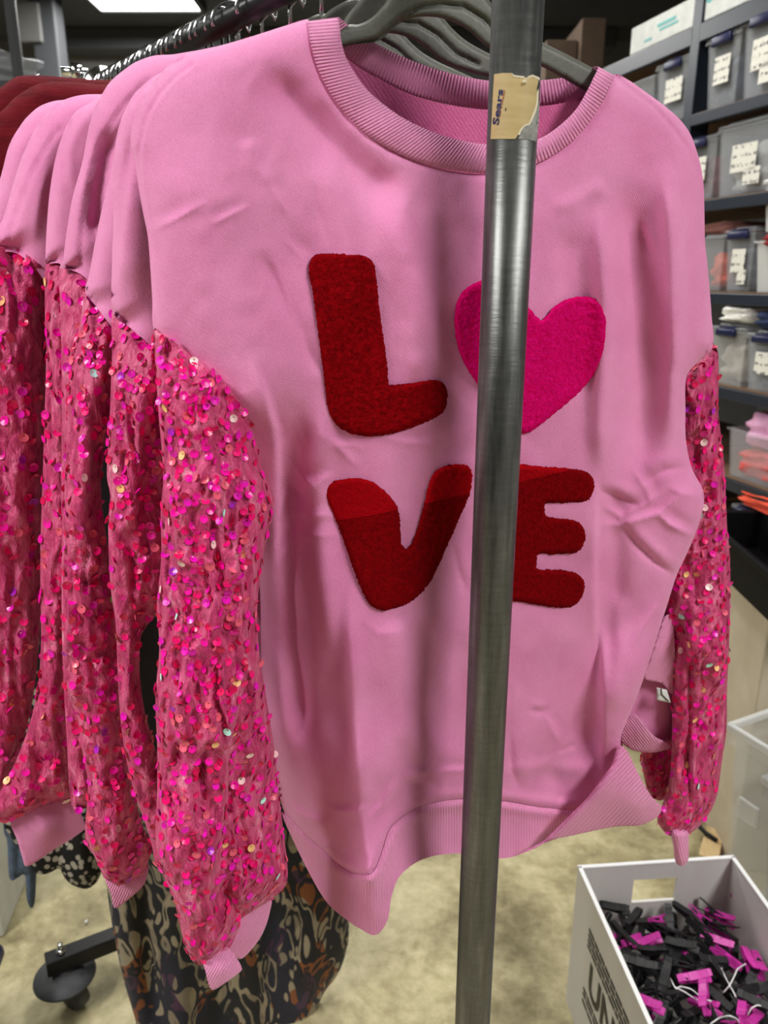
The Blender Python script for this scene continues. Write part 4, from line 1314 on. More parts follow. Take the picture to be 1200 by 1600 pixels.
def plastic_hanger():
    d0 = -.026
    t0 = plane_hit(L1, d0)
    r0 = rail_pt(t0)
    h = thing('clothes_hanger', (r0.x, r0.y, r0.z), 'grey plastic hanger showing in the neck of the LOVE sweatshirt', 'clothes hanger', 'grey plastic hangers')
    ln = resample(HANG, 4)
    hl = np.vstack([ln, ln[:1]])
    arch = [(560, 70), (590, 62), (608, 46), (628, 28), (655, 12), (688, 6), (725, 10), (757, 30), (785, 60), (820, 78)]
    def hd(P):
        de = dist_line(P, hl)[0]
        da, _, _ = dist_line(P, arch)
        return d0 + .0065 * prof(de, 7) - .0045 * np.exp(-(da / 3.2) ** 2)
    hb = piece('hanger_body', HANG, L1, hd, 4.5, M['hanger'], h, back=lambda P: 2 * d0 - hd(P))
    ctr = ln.mean(0)
    ins = []
    n = len(ln)
    for i in range(n):
        tng = ln[(i + 1) % n] - ln[i - 1]
        tng /= np.linalg.norm(tng)
        ins.append(ln[i] + np.array([-tng[1], tng[0]]) * 3.2)
    ap = Vector(L1.to3d(np.array([688.0]), np.array([-58.0]), np.array([d0]))[0])
    a = Vector((math.cos(TH), math.sin(TH), 0))
    top = r0.z
    pts = [ap, ap + Vector((0, 0, .02))]
    cx = Vector((r0.x, r0.y, 0))
    off = (ap - cx).dot(a)
    R = 0.021
    z0 = ap.z + .02
    pts.append(Vector((cx.x, cx.y, 0)) + a * (R * 0.7) + Vector((0, 0, max(z0 + .01, top - .02))))
    for k in range(0, 13):
        q = -0.35 + (math.pi + 0.6) * k / 12
        pts.append(Vector((cx.x, cx.y, top + .0)) + a * (R * math.cos(q)) + Vector((0, 0, R * math.sin(q) - .004)))
    tube('hook', pts, 0.0022, M['chrome'], h, 8)
    return h
HG = plastic_hanger()
def copy_thing(o, delta, label):
    c = o.copy()
    COL.objects.link(c)
    c.location = o.location + Vector((RAIL_DIR[0] * delta, RAIL_DIR[1] * delta, 0))
    c['label'] = label
    for ch in [x for x in bpy.data.objects if x.parent == o]:
        k = ch.copy()
        COL.objects.link(k)
        k.parent = c
        k.matrix_parent_inverse = ch.matrix_parent_inverse.copy()
    return c
for k in range(2, 8):
    copy_thing(HG, GAP * (k - 1), 'grey plastic hanger inside the %s pink sweatshirt' % (['second', 'third', 'fourth', 'fifth', 'sixth', 'hindmost'][k - 2]))

def wire_hanger():
    r0 = rail_pt(0.45)
    a = Vector((math.cos(TH), math.sin(TH), 0))
    h = thing('wire_hanger', (r0.x, r0.y, r0.z), 'chrome wire hanger hooked over the black rail beyond the sweatshirts', 'clothes hanger', 'chrome wire hangers on the rail')
    pts = [r0 + Vector((0, 0, -.085)), r0 + Vector((0, 0, -.06)), r0 + a * .012 + Vector((0, 0, -.04)), r0 + a * .019 + Vector((0, 0, -.02))]
    R = 0.019
    for k in range(0, 13):
        q = -0.2 + (math.pi + 0.5) * k / 12
        pts.append(r0 + a * (R * math.cos(q)) + Vector((0, 0, R * math.sin(q) - .003)))
    tube('hook', pts, 0.0021, M['chrome'], h, 8)
    z = -.088
    fr = [r0 + Vector((0, 0, z)), r0 - a * .04 + Vector((0, 0, z - .014)), r0 - a * .085 + Vector((0, 0, z - .06)), r0 - a * .09 + Vector((0, 0, z - .07)), r0 + a * .16 + Vector((0, 0, z - .1)), r0 + a * .15 + Vector((0, 0, z - .085)), r0 + a * .04 + Vector((0, 0, z - .014))]
    tube('wire_frame', fr, 0.0016, M['chrome'], h, 6, True)
    return h
WH = wire_hanger()
wt = [0.475, 0.49, 0.515, 0.53, 0.555, 0.57, 0.585, 0.605, 0.62, 0.64, 0.655, 0.675, 0.69, 0.71, 0.725, 0.745, 0.76, 0.775, 0.795, 0.81]
for t in wt:
    c = copy_thing(WH, t - 0.45, WH['label'])
    c.rotation_euler = (0, 0, random.uniform(-0.28, 0.28))

# ------------------------------------------------------------------ other garments on the rail
def garment(name, label, cat, poly, delta, mat, folds, rnd=.016, rw=40, sp=8, seed=1, part='cloth', parts=(), thick=.03, amp=.002, fx=40):
    lay = Layer(delta)
    P0 = np.array(poly, float)
    c = lay.to3d(np.array([P0[:, 0].mean()]), np.array([P0[:, 1].max()]), np.array([0.0]))[0]
    e = thing(name, tuple(c), label, cat)
    ln = np.array(poly + poly[:1], float)
    def dd(P):
        de = dist_line(P, ln)[0]
        return -rnd * (1 - prof(de, rw)) + creases(P, folds) + amp * vnoise(P[:, 0] / fx, P[:, 1] / (fx * 5), seed) + amp * .4 * vnoise(P[:, 0] / 18, P[:, 1] / 60, seed + 1)
    def db(P):
        return dd(P) - thick * prof(dist_line(P, ln)[0], rw)
    piece(part, poly, lay, dd, sp, mat, e, back=db)
    for (nm, pl, m2, up) in parts:
        piece(nm, pl, lay, lambda P: dd(P) + up, 5, m2, e)
    return e
garment('red_blouse', 'dark red top hanging just behind the hindmost pink sweatshirt', 'top',
        [(420, 120), (300, 130), (220, 131), (165, 132), (140, 130), (110, 128), (78, 128), (58, 132), (42, 140), (24, 152), (8, 168), (-20, 200), (-60, 300), (-70, 600), (0, 800), (150, 900), (400, 900)],
        0.42, M['red_cloth'], [('r', [(24, 153), (30, 165), (38, 182), (42, 210)], 4, -.005), ('r', [(20, 180), (60, 150), (100, 140)], 6, .002), ('r', [(10, 240), (40, 190), (90, 160)], 7, .002), ('r', [(0, 290), (24, 230), (40, 200)], 8, .003)], rnd=.02, seed=4)
garment('red_blouse', 'dark red top furthest back, its shoulder highest beside the rail end', 'top',
        [(420, 110), (300, 122), (170, 125), (120, 122), (65, 118), (40, 118), (25, 120), (14, 127), (0, 137), (-25, 152), (-70, 250), (-90, 500), (0, 800), (150, 880), (400, 880)],
        0.475, M['red_cloth'], [('r', [(0, 150), (22, 135), (40, 125)], 5, .003), ('r', [(60, 124), (110, 128), (160, 130)], 3, -.002), ('r', [(-5, 215), (8, 190), (20, 160)], 6, -.004)], rnd=.02, seed=5)
garment('dark_gap_sheet', 'added black sheet making the shaded gap between the sequined sleeves dark', 'dress',  # black sheet added to stand in for the deep shade between the sleeves
        [(200, 300), (420, 300), (430, 700), (425, 1000), (400, 1180), (300, 1235), (200, 1230), (150, 1180), (130, 1000), (120, 700), (150, 400)],
        0.385, speckled('gap_black', (0.006, 0.005, 0.007), (0.012, 0.01, 0.012), 60, 0.9), [], rnd=.02, sp=16, seed=9)
garment('ikat_dress', 'long black dress with beige and rust ikat print below the sequined sleeves', 'dress',
        [(250, 200), (430, 200), (500, 500), (530, 900), (538, 1250), (545, 1440), (541, 1485), (528, 1522), (506, 1552), (496, 1585), (500, 1650), (494, 1760), (420, 1790), (330, 1780), (250, 1790), (228, 1680), (213, 1600), (197, 1545), (186, 1500), (176, 1450), (166, 1380), (160, 1310), (170, 900), (200, 500)],
        0.53, M['ikat'], [('r', [(215, 1250), (225, 1450), (250, 1640)], 16, -.014), ('r', [(280, 1250), (275, 1450), (290, 1700)], 22, .012), ('r', [(430, 1300), (420, 1480), (400, 1700)], 20, -.012), ('r', [(480, 1280), (490, 1450), (470, 1600)], 18, .01), ('r', [(350, 1400), (340, 1560), (350, 1740)], 16, -.01)], rnd=.03, rw=50, sp=7, seed=6, amp=.005)
garment('spotted_dress', 'black dress with pale grey spots behind the wide pink cuff', 'dress',
        [(150, 500), (260, 500), (200, 1200), (170, 1290), (163, 1340), (160, 1357), (152, 1377), (135, 1389), (112, 1382), (100, 1370), (92, 1357), (75, 1365), (54, 1362), (27, 1322), (15, 1305), (4, 1280), (0, 1200), (60, 800)],
        0.60, M['spotted'], [('r', [(95, 1250), (96, 1310), (93, 1356)], 9, -.012), ('r', [(130, 1250), (128, 1330), (130, 1380)], 12, .006)], rnd=.014, rw=24, sp=6, seed=7)
garment('slate_blue_garment', 'slate blue garment with a dangling sash beyond the spotted dress', 'garment',
        [(60, 900), (160, 900), (80, 1300), (58, 1340), (57, 1365), (54, 1412), (47, 1418), (41, 1400), (39, 1367), (30, 1370), (15, 1373), (11, 1315), (5, 1280), (10, 1100)],
        0.655, M['denim'], [('r', [(26, 1290), (28, 1330), (27, 1368)], 4, -.006), ('r', [(40, 1330), (46, 1370), (46, 1410)], 5, .004)], rnd=.01, rw=14, sp=5, seed=8)

# ------------------------------------------------------------------ left edge: carton and blue tote on the floor
def left_edge():
    a = at_z(16, 1442, 0.0)
    bm = bmesh.new()
    fr = Frame((a.x, a.y), math.radians(98))
    fr.box(bm, -0.04, 0.9, 0.0, 0.5, 0.0, 0.42, 0.006)
    tag(bm_obj('storage_carton', bm, M['box_white']), 'pale grey carton on the floor at the left edge', 'carton')
    b = at_z(6, 1545, 0.22)
    t = thing('blue_tote', (b.x - 0.2, b.y - 0.12, 0), 'navy blue tote with rounded rim at the lower left edge', 'tote')
    fr = Frame((b.x - 0.2, b.y - 0.14), math.radians(10))
    bm = bmesh.new()
    fr.box(bm, -0.2, 0.19, -0.15, 0.19, 0.0, 0.2, 0.03, 0.02)
    bm_obj('tote_body', bm, M['navy'], t, True)
    bm = bmesh.new()
    fr.box(bm, -0.21, 0.2, -0.16, 0.2, 0.2, 0.235, 0.016)
    bm_obj('rim', bm, M['navy'], t, True)
    c = at_z(135, 1440, 0.004)
    bm = bmesh.new()
    bmesh.ops.create_icosphere(bm, subdivisions=2, radius=0.004)
    for v in bm.verts:
        v.co = v.co * (1 + 0.25 * math.sin(v.co.x * 900)) + c
        v.co.z = max(v.co.z, 0.0005)
    tag(bm_obj('paper_scrap', bm, M['thread'], None, True), 'tiny white paper scrap on the floor above the caster', 'scrap')
left_edge()

# ------------------------------------------------------------------ shelving along the aisle on the right
SH = Frame((0.855, 2.40), math.atan2(0.963, -0.27))       # s runs away along the shelf front, b < 0 goes into the shelf
def s_of(px, py):
    """where the sight line through a pixel meets the shelf front"""
    r = rays(px, py)
    # solve o + s e = t r in plan
    A = np.array([[SH.e[0], -r[0]], [SH.e[1], -r[1]]])
    s, t = np.linalg.solve(A, -np.array(SH.o))
    return s, CAMZ + r[2] * t
SHELF_Z = [2.055, 1.83, 1.60, 1.355, 1.106, 0.862, 0.675]
def shelving():
    t = thing('storage_shelving', (SH.o[0], SH.o[1], 0), 'tall slate steel shelving with particle board decks full of tubs', 'shelving')
    for s in (-0.95, 0.0, 1.12):
        for b in (-0.03, -0.55):
            bm = bmesh.new()
            SH.box(bm, s - 0.02, s + 0.02, b - 0.006, b + 0.03, 0, 2.25, 0.002)
            SH.box(bm, s - 0.02, s - 0.012, b - 0.03, b + 0.028, 0, 2.25)
            bm_obj('post', bm, M['rack_steel'], t)
    for z in SHELF_Z:
        for (s0, s1) in ((-0.94, -0.012), (0.012, 1.11)):
            bm = bmesh.new()
            SH.box(bm, s0, s1, -0.018, 0.0, z - (0.05 if z > 2 else 0.034), z - 0.004, 0.002)
            bm_obj('beam', bm, M['rack_steel'], t)
            bm = bmesh.new()
            SH.box(bm, s0, s1, -0.56, -0.012, z - 0.016, z, 0.001)
            bm_obj('deck_board', bm, M['board'], t)
shelving()

CLOTH = {}
def cloth_mat(rgb):
    if rgb not in CLOTH:
        c = lin(*rgb)
        CLOTH[rgb] = speckled('folded_cloth', c, tuple(min(1, x * 1.5 + .01) for x in c), 30, 0.9)
    return CLOTH[rgb]

def lumpy(name, fr, s0, s1, b0, b1, z0, z1, mat, seed, parent=None):
    """soft folded cloth filling a box"""
    rr = np.random.default_rng(seed)
    bm = bmesh.new()
    bmesh.ops.create_cube(bm, size=2.0)
    bmesh.ops.subdivide_edges(bm, edges=bm.edges[:], cuts=9, use_grid_fill=True)
    ph = rr.uniform(0, 6, 8)
    for v in bm.verts:
        x, y, z = v.co
        l = (abs(x) ** 6 + abs(y) ** 6 + abs(z) ** 6) ** (1 / 6)
        x, y, z = x / l, y / l, z / l
        f = 1 + .05 * math.sin(7 * z + ph[0] + 2 * x) + .05 * math.sin(5 * x + ph[1] + 3 * y) + .04 * math.sin(11 * z + ph[2] + 4 * y)
        zz = z * (1 + .12 * math.sin(3.1 * x + ph[3]) * (z > 0)) * (1 + .05 * math.sin(9 * x + ph[4]))
        fx, fy = min(1, max(-1, x * f * 0.94)), min(1, max(-1, y * f * 0.94))
        zz = min(1, max(-1, zz))
        v.co = fr.P((s0 + s1) / 2 + fx * (s1 - s0) / 2, (b0 + b1) / 2 + fy * (b1 - b0) / 2, (z0 + z1) / 2 + zz * (z1 - z0) / 2)
    return bm_obj(name, bm, mat, parent, True)

def tub(fr, s0, s1, z, h, label, cloth=None, cloth_label=None, latch=True, lid='clear', body='clear', notes=1, depth=0.36, open_top=False, b0=-0.012, fill=0.75, seed=0):
    t = thing('plastic_tub', fr.P((s0 + s1) / 2, b0 - depth / 2, z), label, 'plastic tub', 'plastic tubs on the shelves')
    tp = 0.012
    w0 = 0.003
    bm = bmesh.new()
    # shell: outer and inner faces, open on top
    def ring(off, zz, tpr):
        return [fr.P(s0 + off + tpr, b0 - off - tpr, zz), fr.P(s1 - off - tpr, b0 - off - tpr, zz), fr.P(s1 - off - tpr, b0 - depth + off + tpr, zz), fr.P(s0 + off + tpr, b0 - depth + off + tpr, zz)]
    rings = [ring(0, z + .001, tp), ring(0, z + h * .86, 0.002), ring(-.004, z + h * .87, 0), ring(-.004, z + h * .9, 0), ring(w0, z + h * .9, 0.002), ring(w0, z + .005, tp)]
    vs = [[bm.verts.new(p) for p in r] for r in rings]
    for i in range(len(vs) - 1):
        for k in range(4):
            bm.faces.new((vs[i][k], vs[i][(k + 1) % 4], vs[i + 1][(k + 1) % 4], vs[i + 1][k]))
    bm.faces.new(vs[0][::-1])
    bm.faces.new(vs[-1])
    bm_obj('tub_body', bm, M[body], t)
    if not open_top:
        bm = bmesh.new()
        fr.box(bm, s0 - .004, s1 + .004, b0 - depth - .004, b0 + .004, z + h * .9, z + h * .955, .004)
        fr.box(bm, s0 + .015, s1 - .015, b0 - depth + .015, b0 - .015, z + h * .955, z + h, .004)
        bm_obj('lid', bm, M[lid], t)
    if latch:
        m = (s0 + s1) / 2
        bm = bmesh.new()
        fr.box(bm, m - .038, m + .038, b0, b0 + .014, z + h * .80, z + h * .93, .005)
        fr.box(bm, m - .03, m + .03, b0 - .012, b0 + .01, z + h * .93, z + h * .965, .004)
        bm_obj('latch', bm, M['navy'], t, True)
    for i in range(notes):
        wdt = (s1 - s0) * (0.46 if i == 0 else 0.3)
        c = s0 + (s1 - s0) * (0.46 if i == 0 else 0.28)
        zt = z + h * (0.66 if i == 0 else 0.34)
        bm = bmesh.new()
        fr.box(bm, c - wdt / 2, c + wdt / 2, b0 + .001, b0 + .0022, zt - h * (.36 if i == 0 else .22), zt)
        bm_obj('paper_label', bm, M['label'], t)
    if cloth:
        o = lumpy('folded_clothes', fr, s0 + .02, s1 - .02, b0 - depth + .03, b0 - .02, z + .006, z + .006 + (h - .02) * fill, cloth_mat(cloth), 100 + seed)
        tag(o, cloth_label, 'clothes', 'clothes inside the tubs')
    return t

def fill_shelves():
    zA, zB, zC, zD, zE, zF, zG = SHELF_Z
    def S(px, py):
        return s_of(px, py)[0]
    # second shelf from the top
    a, b = S(1143, 150), S(1091, 155)
    tub(SH, a + .005, b, zB, .185, 'clear tub beside the shelf post, square label, second shelf from the top', (70, 76, 92), 'slate folded clothes in the labelled tub beside the shelf post', seed=1)
    c = a - (b - a)
    tub(SH, c, a - .005, zB, .195, 'clear tub with two labels at the right picture edge, second shelf from the top', (112, 118, 120), 'grey folded clothes in the two-label tub at the right edge', notes=2, seed=2)
    tub(SH, c - .19, c - .01, zB, .19, 'clear tub just outside the right picture edge on the second shelf', (90, 96, 110), 'grey clothes in the tub just outside the right edge', seed=3)
    a, b = S(1071, 160), S(1018, 150)
    tub(SH, a, b, zB, .17, 'clear tub with tall label left of the shelf post, above the pink shoulder', (52, 58, 70), 'dark folded clothes in the tall-label tub left of the post', seed=4)
    tub(SH, b + .01, b + .20, zB, .15, 'smoky tub half hidden behind the pink shoulder seam', (60, 64, 72), 'dark clothes in the smoky tub behind the shoulder', latch=False, notes=0, seed=5)
    # third shelf
    a, b = S(1190, 290), S(1108, 300)
    tub(SH, a, b, zC, .185, 'wide clear tub packed in white plastic with a small label, third shelf', (178, 178, 174), 'pale plastic-wrapped clothes filling the wide tub', notes=2, latch=False, seed=6)
    tub(SH, a - .2, a - .006, zC, .19, 'clear tub with navy latch cut by the picture edge, third shelf', (100, 110, 130), 'blue grey clothes in the third-shelf tub at the picture edge', seed=7)
    tub(SH, b + .006, b + .16, zC, .17, 'narrow clear tub touching the pink shoulder, third shelf', (120, 60, 66), 'faded red clothes in the narrow third-shelf tub', notes=1, seed=8)
    # fourth shelf
    a, b = S(1163, 450), S(1119, 452)
    tub(SH, a, b, zD, .165, 'clear tub with two handwritten notes and navy latch, fourth shelf', (110, 114, 126), 'grey clothes in the tub with two notes', notes=2, seed=9)
    tub(SH, a - .22, a - .008, zD, .14, 'frosted white tub with a red cloth on its rim, fourth shelf', (196, 192, 184), 'cream clothes in the frosted white tub', latch=False, notes=0, lid='clear_white', body='clear_white', seed=10, open_top=True)
    o = lumpy('red_cloth', SH, a - .20, a - .035, -.10, .012, zD + .112, zD + .145, M['dark_red_in'], 5)
    tag(o, 'dark red cloth lying over the rim of the frosted tub', 'cloth')
    tub(SH, a - .23, a - .01, zD + .147, .13, 'frosted white tub with a large note, stacked on another, fourth shelf', (170, 170, 170), 'grey clothes in the upper stacked frosted tub', latch=False, notes=1, lid='rim_white', body='clear_white', seed=11)
    tub(SH, b + .006, b + .12, zD, .15, 'dark tub with a coral cloth beside the pink sleeve top, fourth shelf', (210, 92, 62), 'coral cloth in the dark fourth-shelf tub', latch=False, notes=0, seed=12)
    o = lumpy('folded_sweater', SH, b + .01, b + .15, -.22, -.03, zD + .152, zD + .185, cloth_mat((128, 84, 78)), 6)
    tag(o, 'brown folded sweater on top of the dark fourth-shelf tub', 'sweater')
    # fifth shelf
    a, b = S(1199, 600), S(1152, 605)
    tub(SH, a - .02, b, zE, .155, 'clear tub with navy latch and printed label, fifth shelf by the picture edge', (96, 104, 118), 'blue grey clothes in the fifth-shelf tub with printed label', seed=13)
    tub(SH, b + .006, b + .15, zE, .165, 'milky tub with navy latch next to the sleeve seam, fifth shelf', (176, 170, 162), 'beige clothes in the milky fifth-shelf tub', notes=0, body='clear_pale', seed=14)
    o = lumpy('white_bag', SH, b + .005, b + .13, -.22, 0.0, zE + .168, zE + .215, cloth_mat((216, 216, 208)), 21)
    tag(o, 'crumpled white bag on the milky tub, fifth shelf', 'bag')
    o = lumpy('navy_cloth', SH, a - .05, b - .015, -.24, 0.0, zE + .158, zE + .205, cloth_mat((26, 42, 76)), 22)
    tag(o, 'navy folded cloth on the printed-label tub, fifth shelf', 'cloth')
    # sixth level: open bin with pink cloth
    a, b = S(1210, 720), S(1126, 725)
    tub(SH, a, b, zF, .15, 'open clear bin heaped with pale pink cloth, sixth shelf', None, None, latch=False, notes=0, open_top=True, depth=.3, seed=15)
    o = lumpy('pink_cloth', SH, a + .02, b - .02, -.27, -.02, zF + .09, zF + .185, cloth_mat((226, 160, 196)), 23)
    tag(o, 'pale pink cloth heaped in the open clear bin', 'cloth')
    o = lumpy('coral_cloth', SH, a + .02, b - .02, -.25, -.02, zF + .006, zF + .085, cloth_mat((206, 74, 72)), 24)
    tag(o, 'coral red cloth at the bottom of the open clear bin', 'cloth')
    # seventh level
    a, b = S(1180, 838), S(1133, 842)
    tub(SH, a, b, zG, .125, 'smoky tub with navy latch and a large paper note, lowest filled shelf', (58, 58, 62), 'charcoal clothes in the smoky lowest-shelf tub', notes=1, seed=16)
    tub(SH, a - .17, a - .006, zG, .115, 'pale tub with navy latch at the picture edge, lowest filled shelf', (170, 164, 152), 'beige clothes in the pale lowest-shelf tub', notes=0, body='clear_pale', seed=17)
    o = lumpy('orange_cloth', SH, a - .15, b - .02, -.2, 0.012, zG + .128, zG + .172, cloth_mat((255, 84, 58)), 25)
    tag(o, 'bright orange cloth lying over the lowest tubs', 'cloth')
    # cartons on the top deck
    a, b = S(1088, 30), S(1018, 40)
    t = thing('shipping_carton', SH.P((a + b) / 2, -.1, zA), 'white carton with teal print on the top deck', 'carton')
    bm = bmesh.new()
    SH.box(bm, a + .02, b + .12, -.26, -.008, zA, zA + .075, .003)
    bm_obj('carton_body', bm, M['box_white'], t)
    for (q0, q1, z0, z1) in ((.30, .58, .03, .036), (.34, .62, .042, .05), (.70, .82, .018, .024)):
        L = b + .10 - a
        bm = bmesh.new()
        SH.box(bm, a + L * q0, a + L * q1, -.008, -.0068, zA + z0, zA + z1)
        bm_obj('teal_print', bm, M['teal_ink'], t)
    t = thing('shipping_carton', SH.P(a - .1, -.1, zA), 'second white carton with a round teal mark on the top deck', 'carton')
    bm = bmesh.new()
    SH.box(bm, a - .19, a + .015, -.26, -.008, zA, zA + .085, .003)
    bm_obj('carton_body', bm, M['box_white'], t)
    bm = bmesh.new()
    c = Vector(SH.P(a - .04, -.0072, zA + .055))
    ring = [bm.verts.new(c + Vector((SH.e[0] * .016 * math.cos(q), SH.e[1] * .016 * math.cos(q), .016 * math.sin(q)))) for q in [2 * math.pi * k / 20 for k in range(20)]]
    bm.faces.new(ring)
    bm_obj('round_mark', bm, M['teal_ink'], t)
    # brown cartons in the dark behind the neck opening
    for i, (px0, px1, y, top, lab) in enumerate(((905, 948, 4.3, 28, 'dim brown carton high up behind the hanger arm'), (852, 903, 4.35, 62, 'dim wide brown carton behind the neck opening'))):
        p, q = at_y(px0, 110, y), at_y(px1, top, y)
        bm = bmesh.new()
        WF.box(bm, p.x, q.x, y, y + .4, p.z - .25, q.z, .004)
        tag(bm_obj('brown_carton', bm, M['card']), lab, 'carton')
    p, q = at_y(820, 150, 4.28), at_y(1000, 150, 4.28)
    bm = bmesh.new()
    WF.box(bm, p.x - .3, q.x + .4, 4.25, 5.4, at_y(905, 110, 4.3).z - .29, at_y(905, 110, 4.3).z - .25, .004)
    for xx in (p.x - .28, q.x + .36):
        WF.box(bm, xx, xx + .05, 4.26, 4.31, 0, at_y(905, 110, 4.3).z - .29)
        WF.box(bm, xx, xx + .05, 5.3, 5.35, 0, at_y(905, 110, 4.3).z - .29)
    tag(bm_obj('back_shelf', bm, M['beam']), 'dark shelf behind the neck opening carrying brown cartons', 'shelf')
fill_shelves()

# ------------------------------------------------------------------ things on the floor, lower right
def beige_crate():
    fr = Frame((0.85, 1.60), math.radians(88))
    bm = bmesh.new()
    fr.box(bm, -.06, .36, -.13, 0.0, 0, .695, .006)
    tag(bm_obj('canvas_box', bm, M['beige']), 'tall beige canvas box under the black tray, beside the sequined sleeve', 'box')
    t = thing('black_tray', fr.P(.1, -.15, .695), 'shallow black plastic tray on the beige box', 'tray')
    bm = bmesh.new()
    s0, s1, b0, b1, z0, z1, wl = -.16, .34, -.14, .03, .697, .80, .006
    fr.box(bm, s0, s1, b0, b1, z0, z0 + wl)
    fr.box(bm, s0, s0 + wl, b0, b1, z0 + wl, z1)
    fr.box(bm, s1 - wl, s1, b0, b1, z0 + wl, z1)
    fr.box(bm, s0 + wl, s1 - wl, b0, b0 + wl, z0 + wl, z1)
    fr.box(bm, s0 + wl, s1 - wl, b1 - wl, b1, z0 + wl, z1)
    bm_obj('tray_body', bm, M['black_plastic'], t)
    bm = bmesh.new()
    for (a, b, c, d) in ((s0 - .008, s1 + .008, b1 - .004, b1 + .012), (s0 - .008, s1 + .008, b0 - .012, b0 + .004), (s0 - .012, s0 + .004, b0, b1), (s1 - .004, s1 + .012, b0, b1)):
        fr.box(bm, a, b, c, d, z1 - .012, z1 + .004, .004)
    bm_obj('rim', bm, M['black_plastic'], t)
    p = at_z(1098, 1318, 0)
    fr2 = Frame((p.x, p.y), math.radians(60))
    bm = bmesh.new()
    fr2.box(bm, -.09, .03, -.045, .0, 0, .035, .003)
    tag(bm_obj('wood_block', bm, speckled('raw_wood', lin(196, 166, 116), lin(214, 188, 140), 40, .8, stretch=(8, 1, 1))), 'small raw wood block on the floor by the beige box', 'block')
    pts = [at_z(1091, 1278, .05), at_z(1094, 1293, .045), at_z(1103, 1302, .042), at_z(1112, 1308, .04), at_z(1120, 1314, .038)]
    tag(tube('black_strap', pts, .006, M['black'], None, 8), 'black curled strap lying on the wood block', 'strap')
beige_crate()

def clear_bins():
    for i, (ox, oy, hh, lab) in enumerate(((0.752, 1.44, .475, 'tall empty clear bin beside the white bin of clips'), (0.80, 1.36, .40, 'second clear bin standing inside the tall clear bin'))):
        fr = Frame((ox, oy), math.radians(-64))
        t = thing('clear_bin', fr.P(.2, .12, 0), lab, 'clear bin')
        s1, b1 = (.44, .26) if i == 0 else (.34, .19)
        z0 = .001 if i == 0 else .02
        bm = bmesh.new()
        def ring(off, z, tp):
            return [bm.verts.new(fr.P(off + tp, off + tp, z)), bm.verts.new(fr.P(s1 - off - tp, off + tp, z)), bm.verts.new(fr.P(s1 - off - tp, b1 - off - tp, z)), bm.verts.new(fr.P(off + tp, b1 - off - tp, z))]
        R = [ring(0, z0, .03), ring(0, hh - .05, .004), ring(-.006, hh - .045, 0), ring(-.008, hh, 0), ring(.003, hh, 0), ring(.003, hh - .05, .004), ring(.003, z0 + .004, .03)]
        for a in range(len(R) - 1):
            for k in range(4):
                bm.faces.new((R[a][k], R[a][(k + 1) % 4], R[a + 1][(k + 1) % 4], R[a + 1][k]))
        bm.faces.new(R[0][::-1])
        bm.faces.new(R[-1])
        bm_obj('bin_body', bm, M['clear_pale'], t)
        bm = bmesh.new()
        for (a, b, c, d) in ((-.01, s1 + .01, -.012, .0), (-.012, 0, -.01, b1 + .01)):
            fr.box(bm, a, b, c, d, hh - .014, hh + .003, .003)
        bm_obj('rim', bm, M['clear_white'], t)
        bm = bmesh.new()
        fr.box(bm, .04, .09, -.006, .002, hh - .2, hh - .15, .004)
        bm_obj('grip_tab', bm, M['clear_white'], t)
clear_bins()

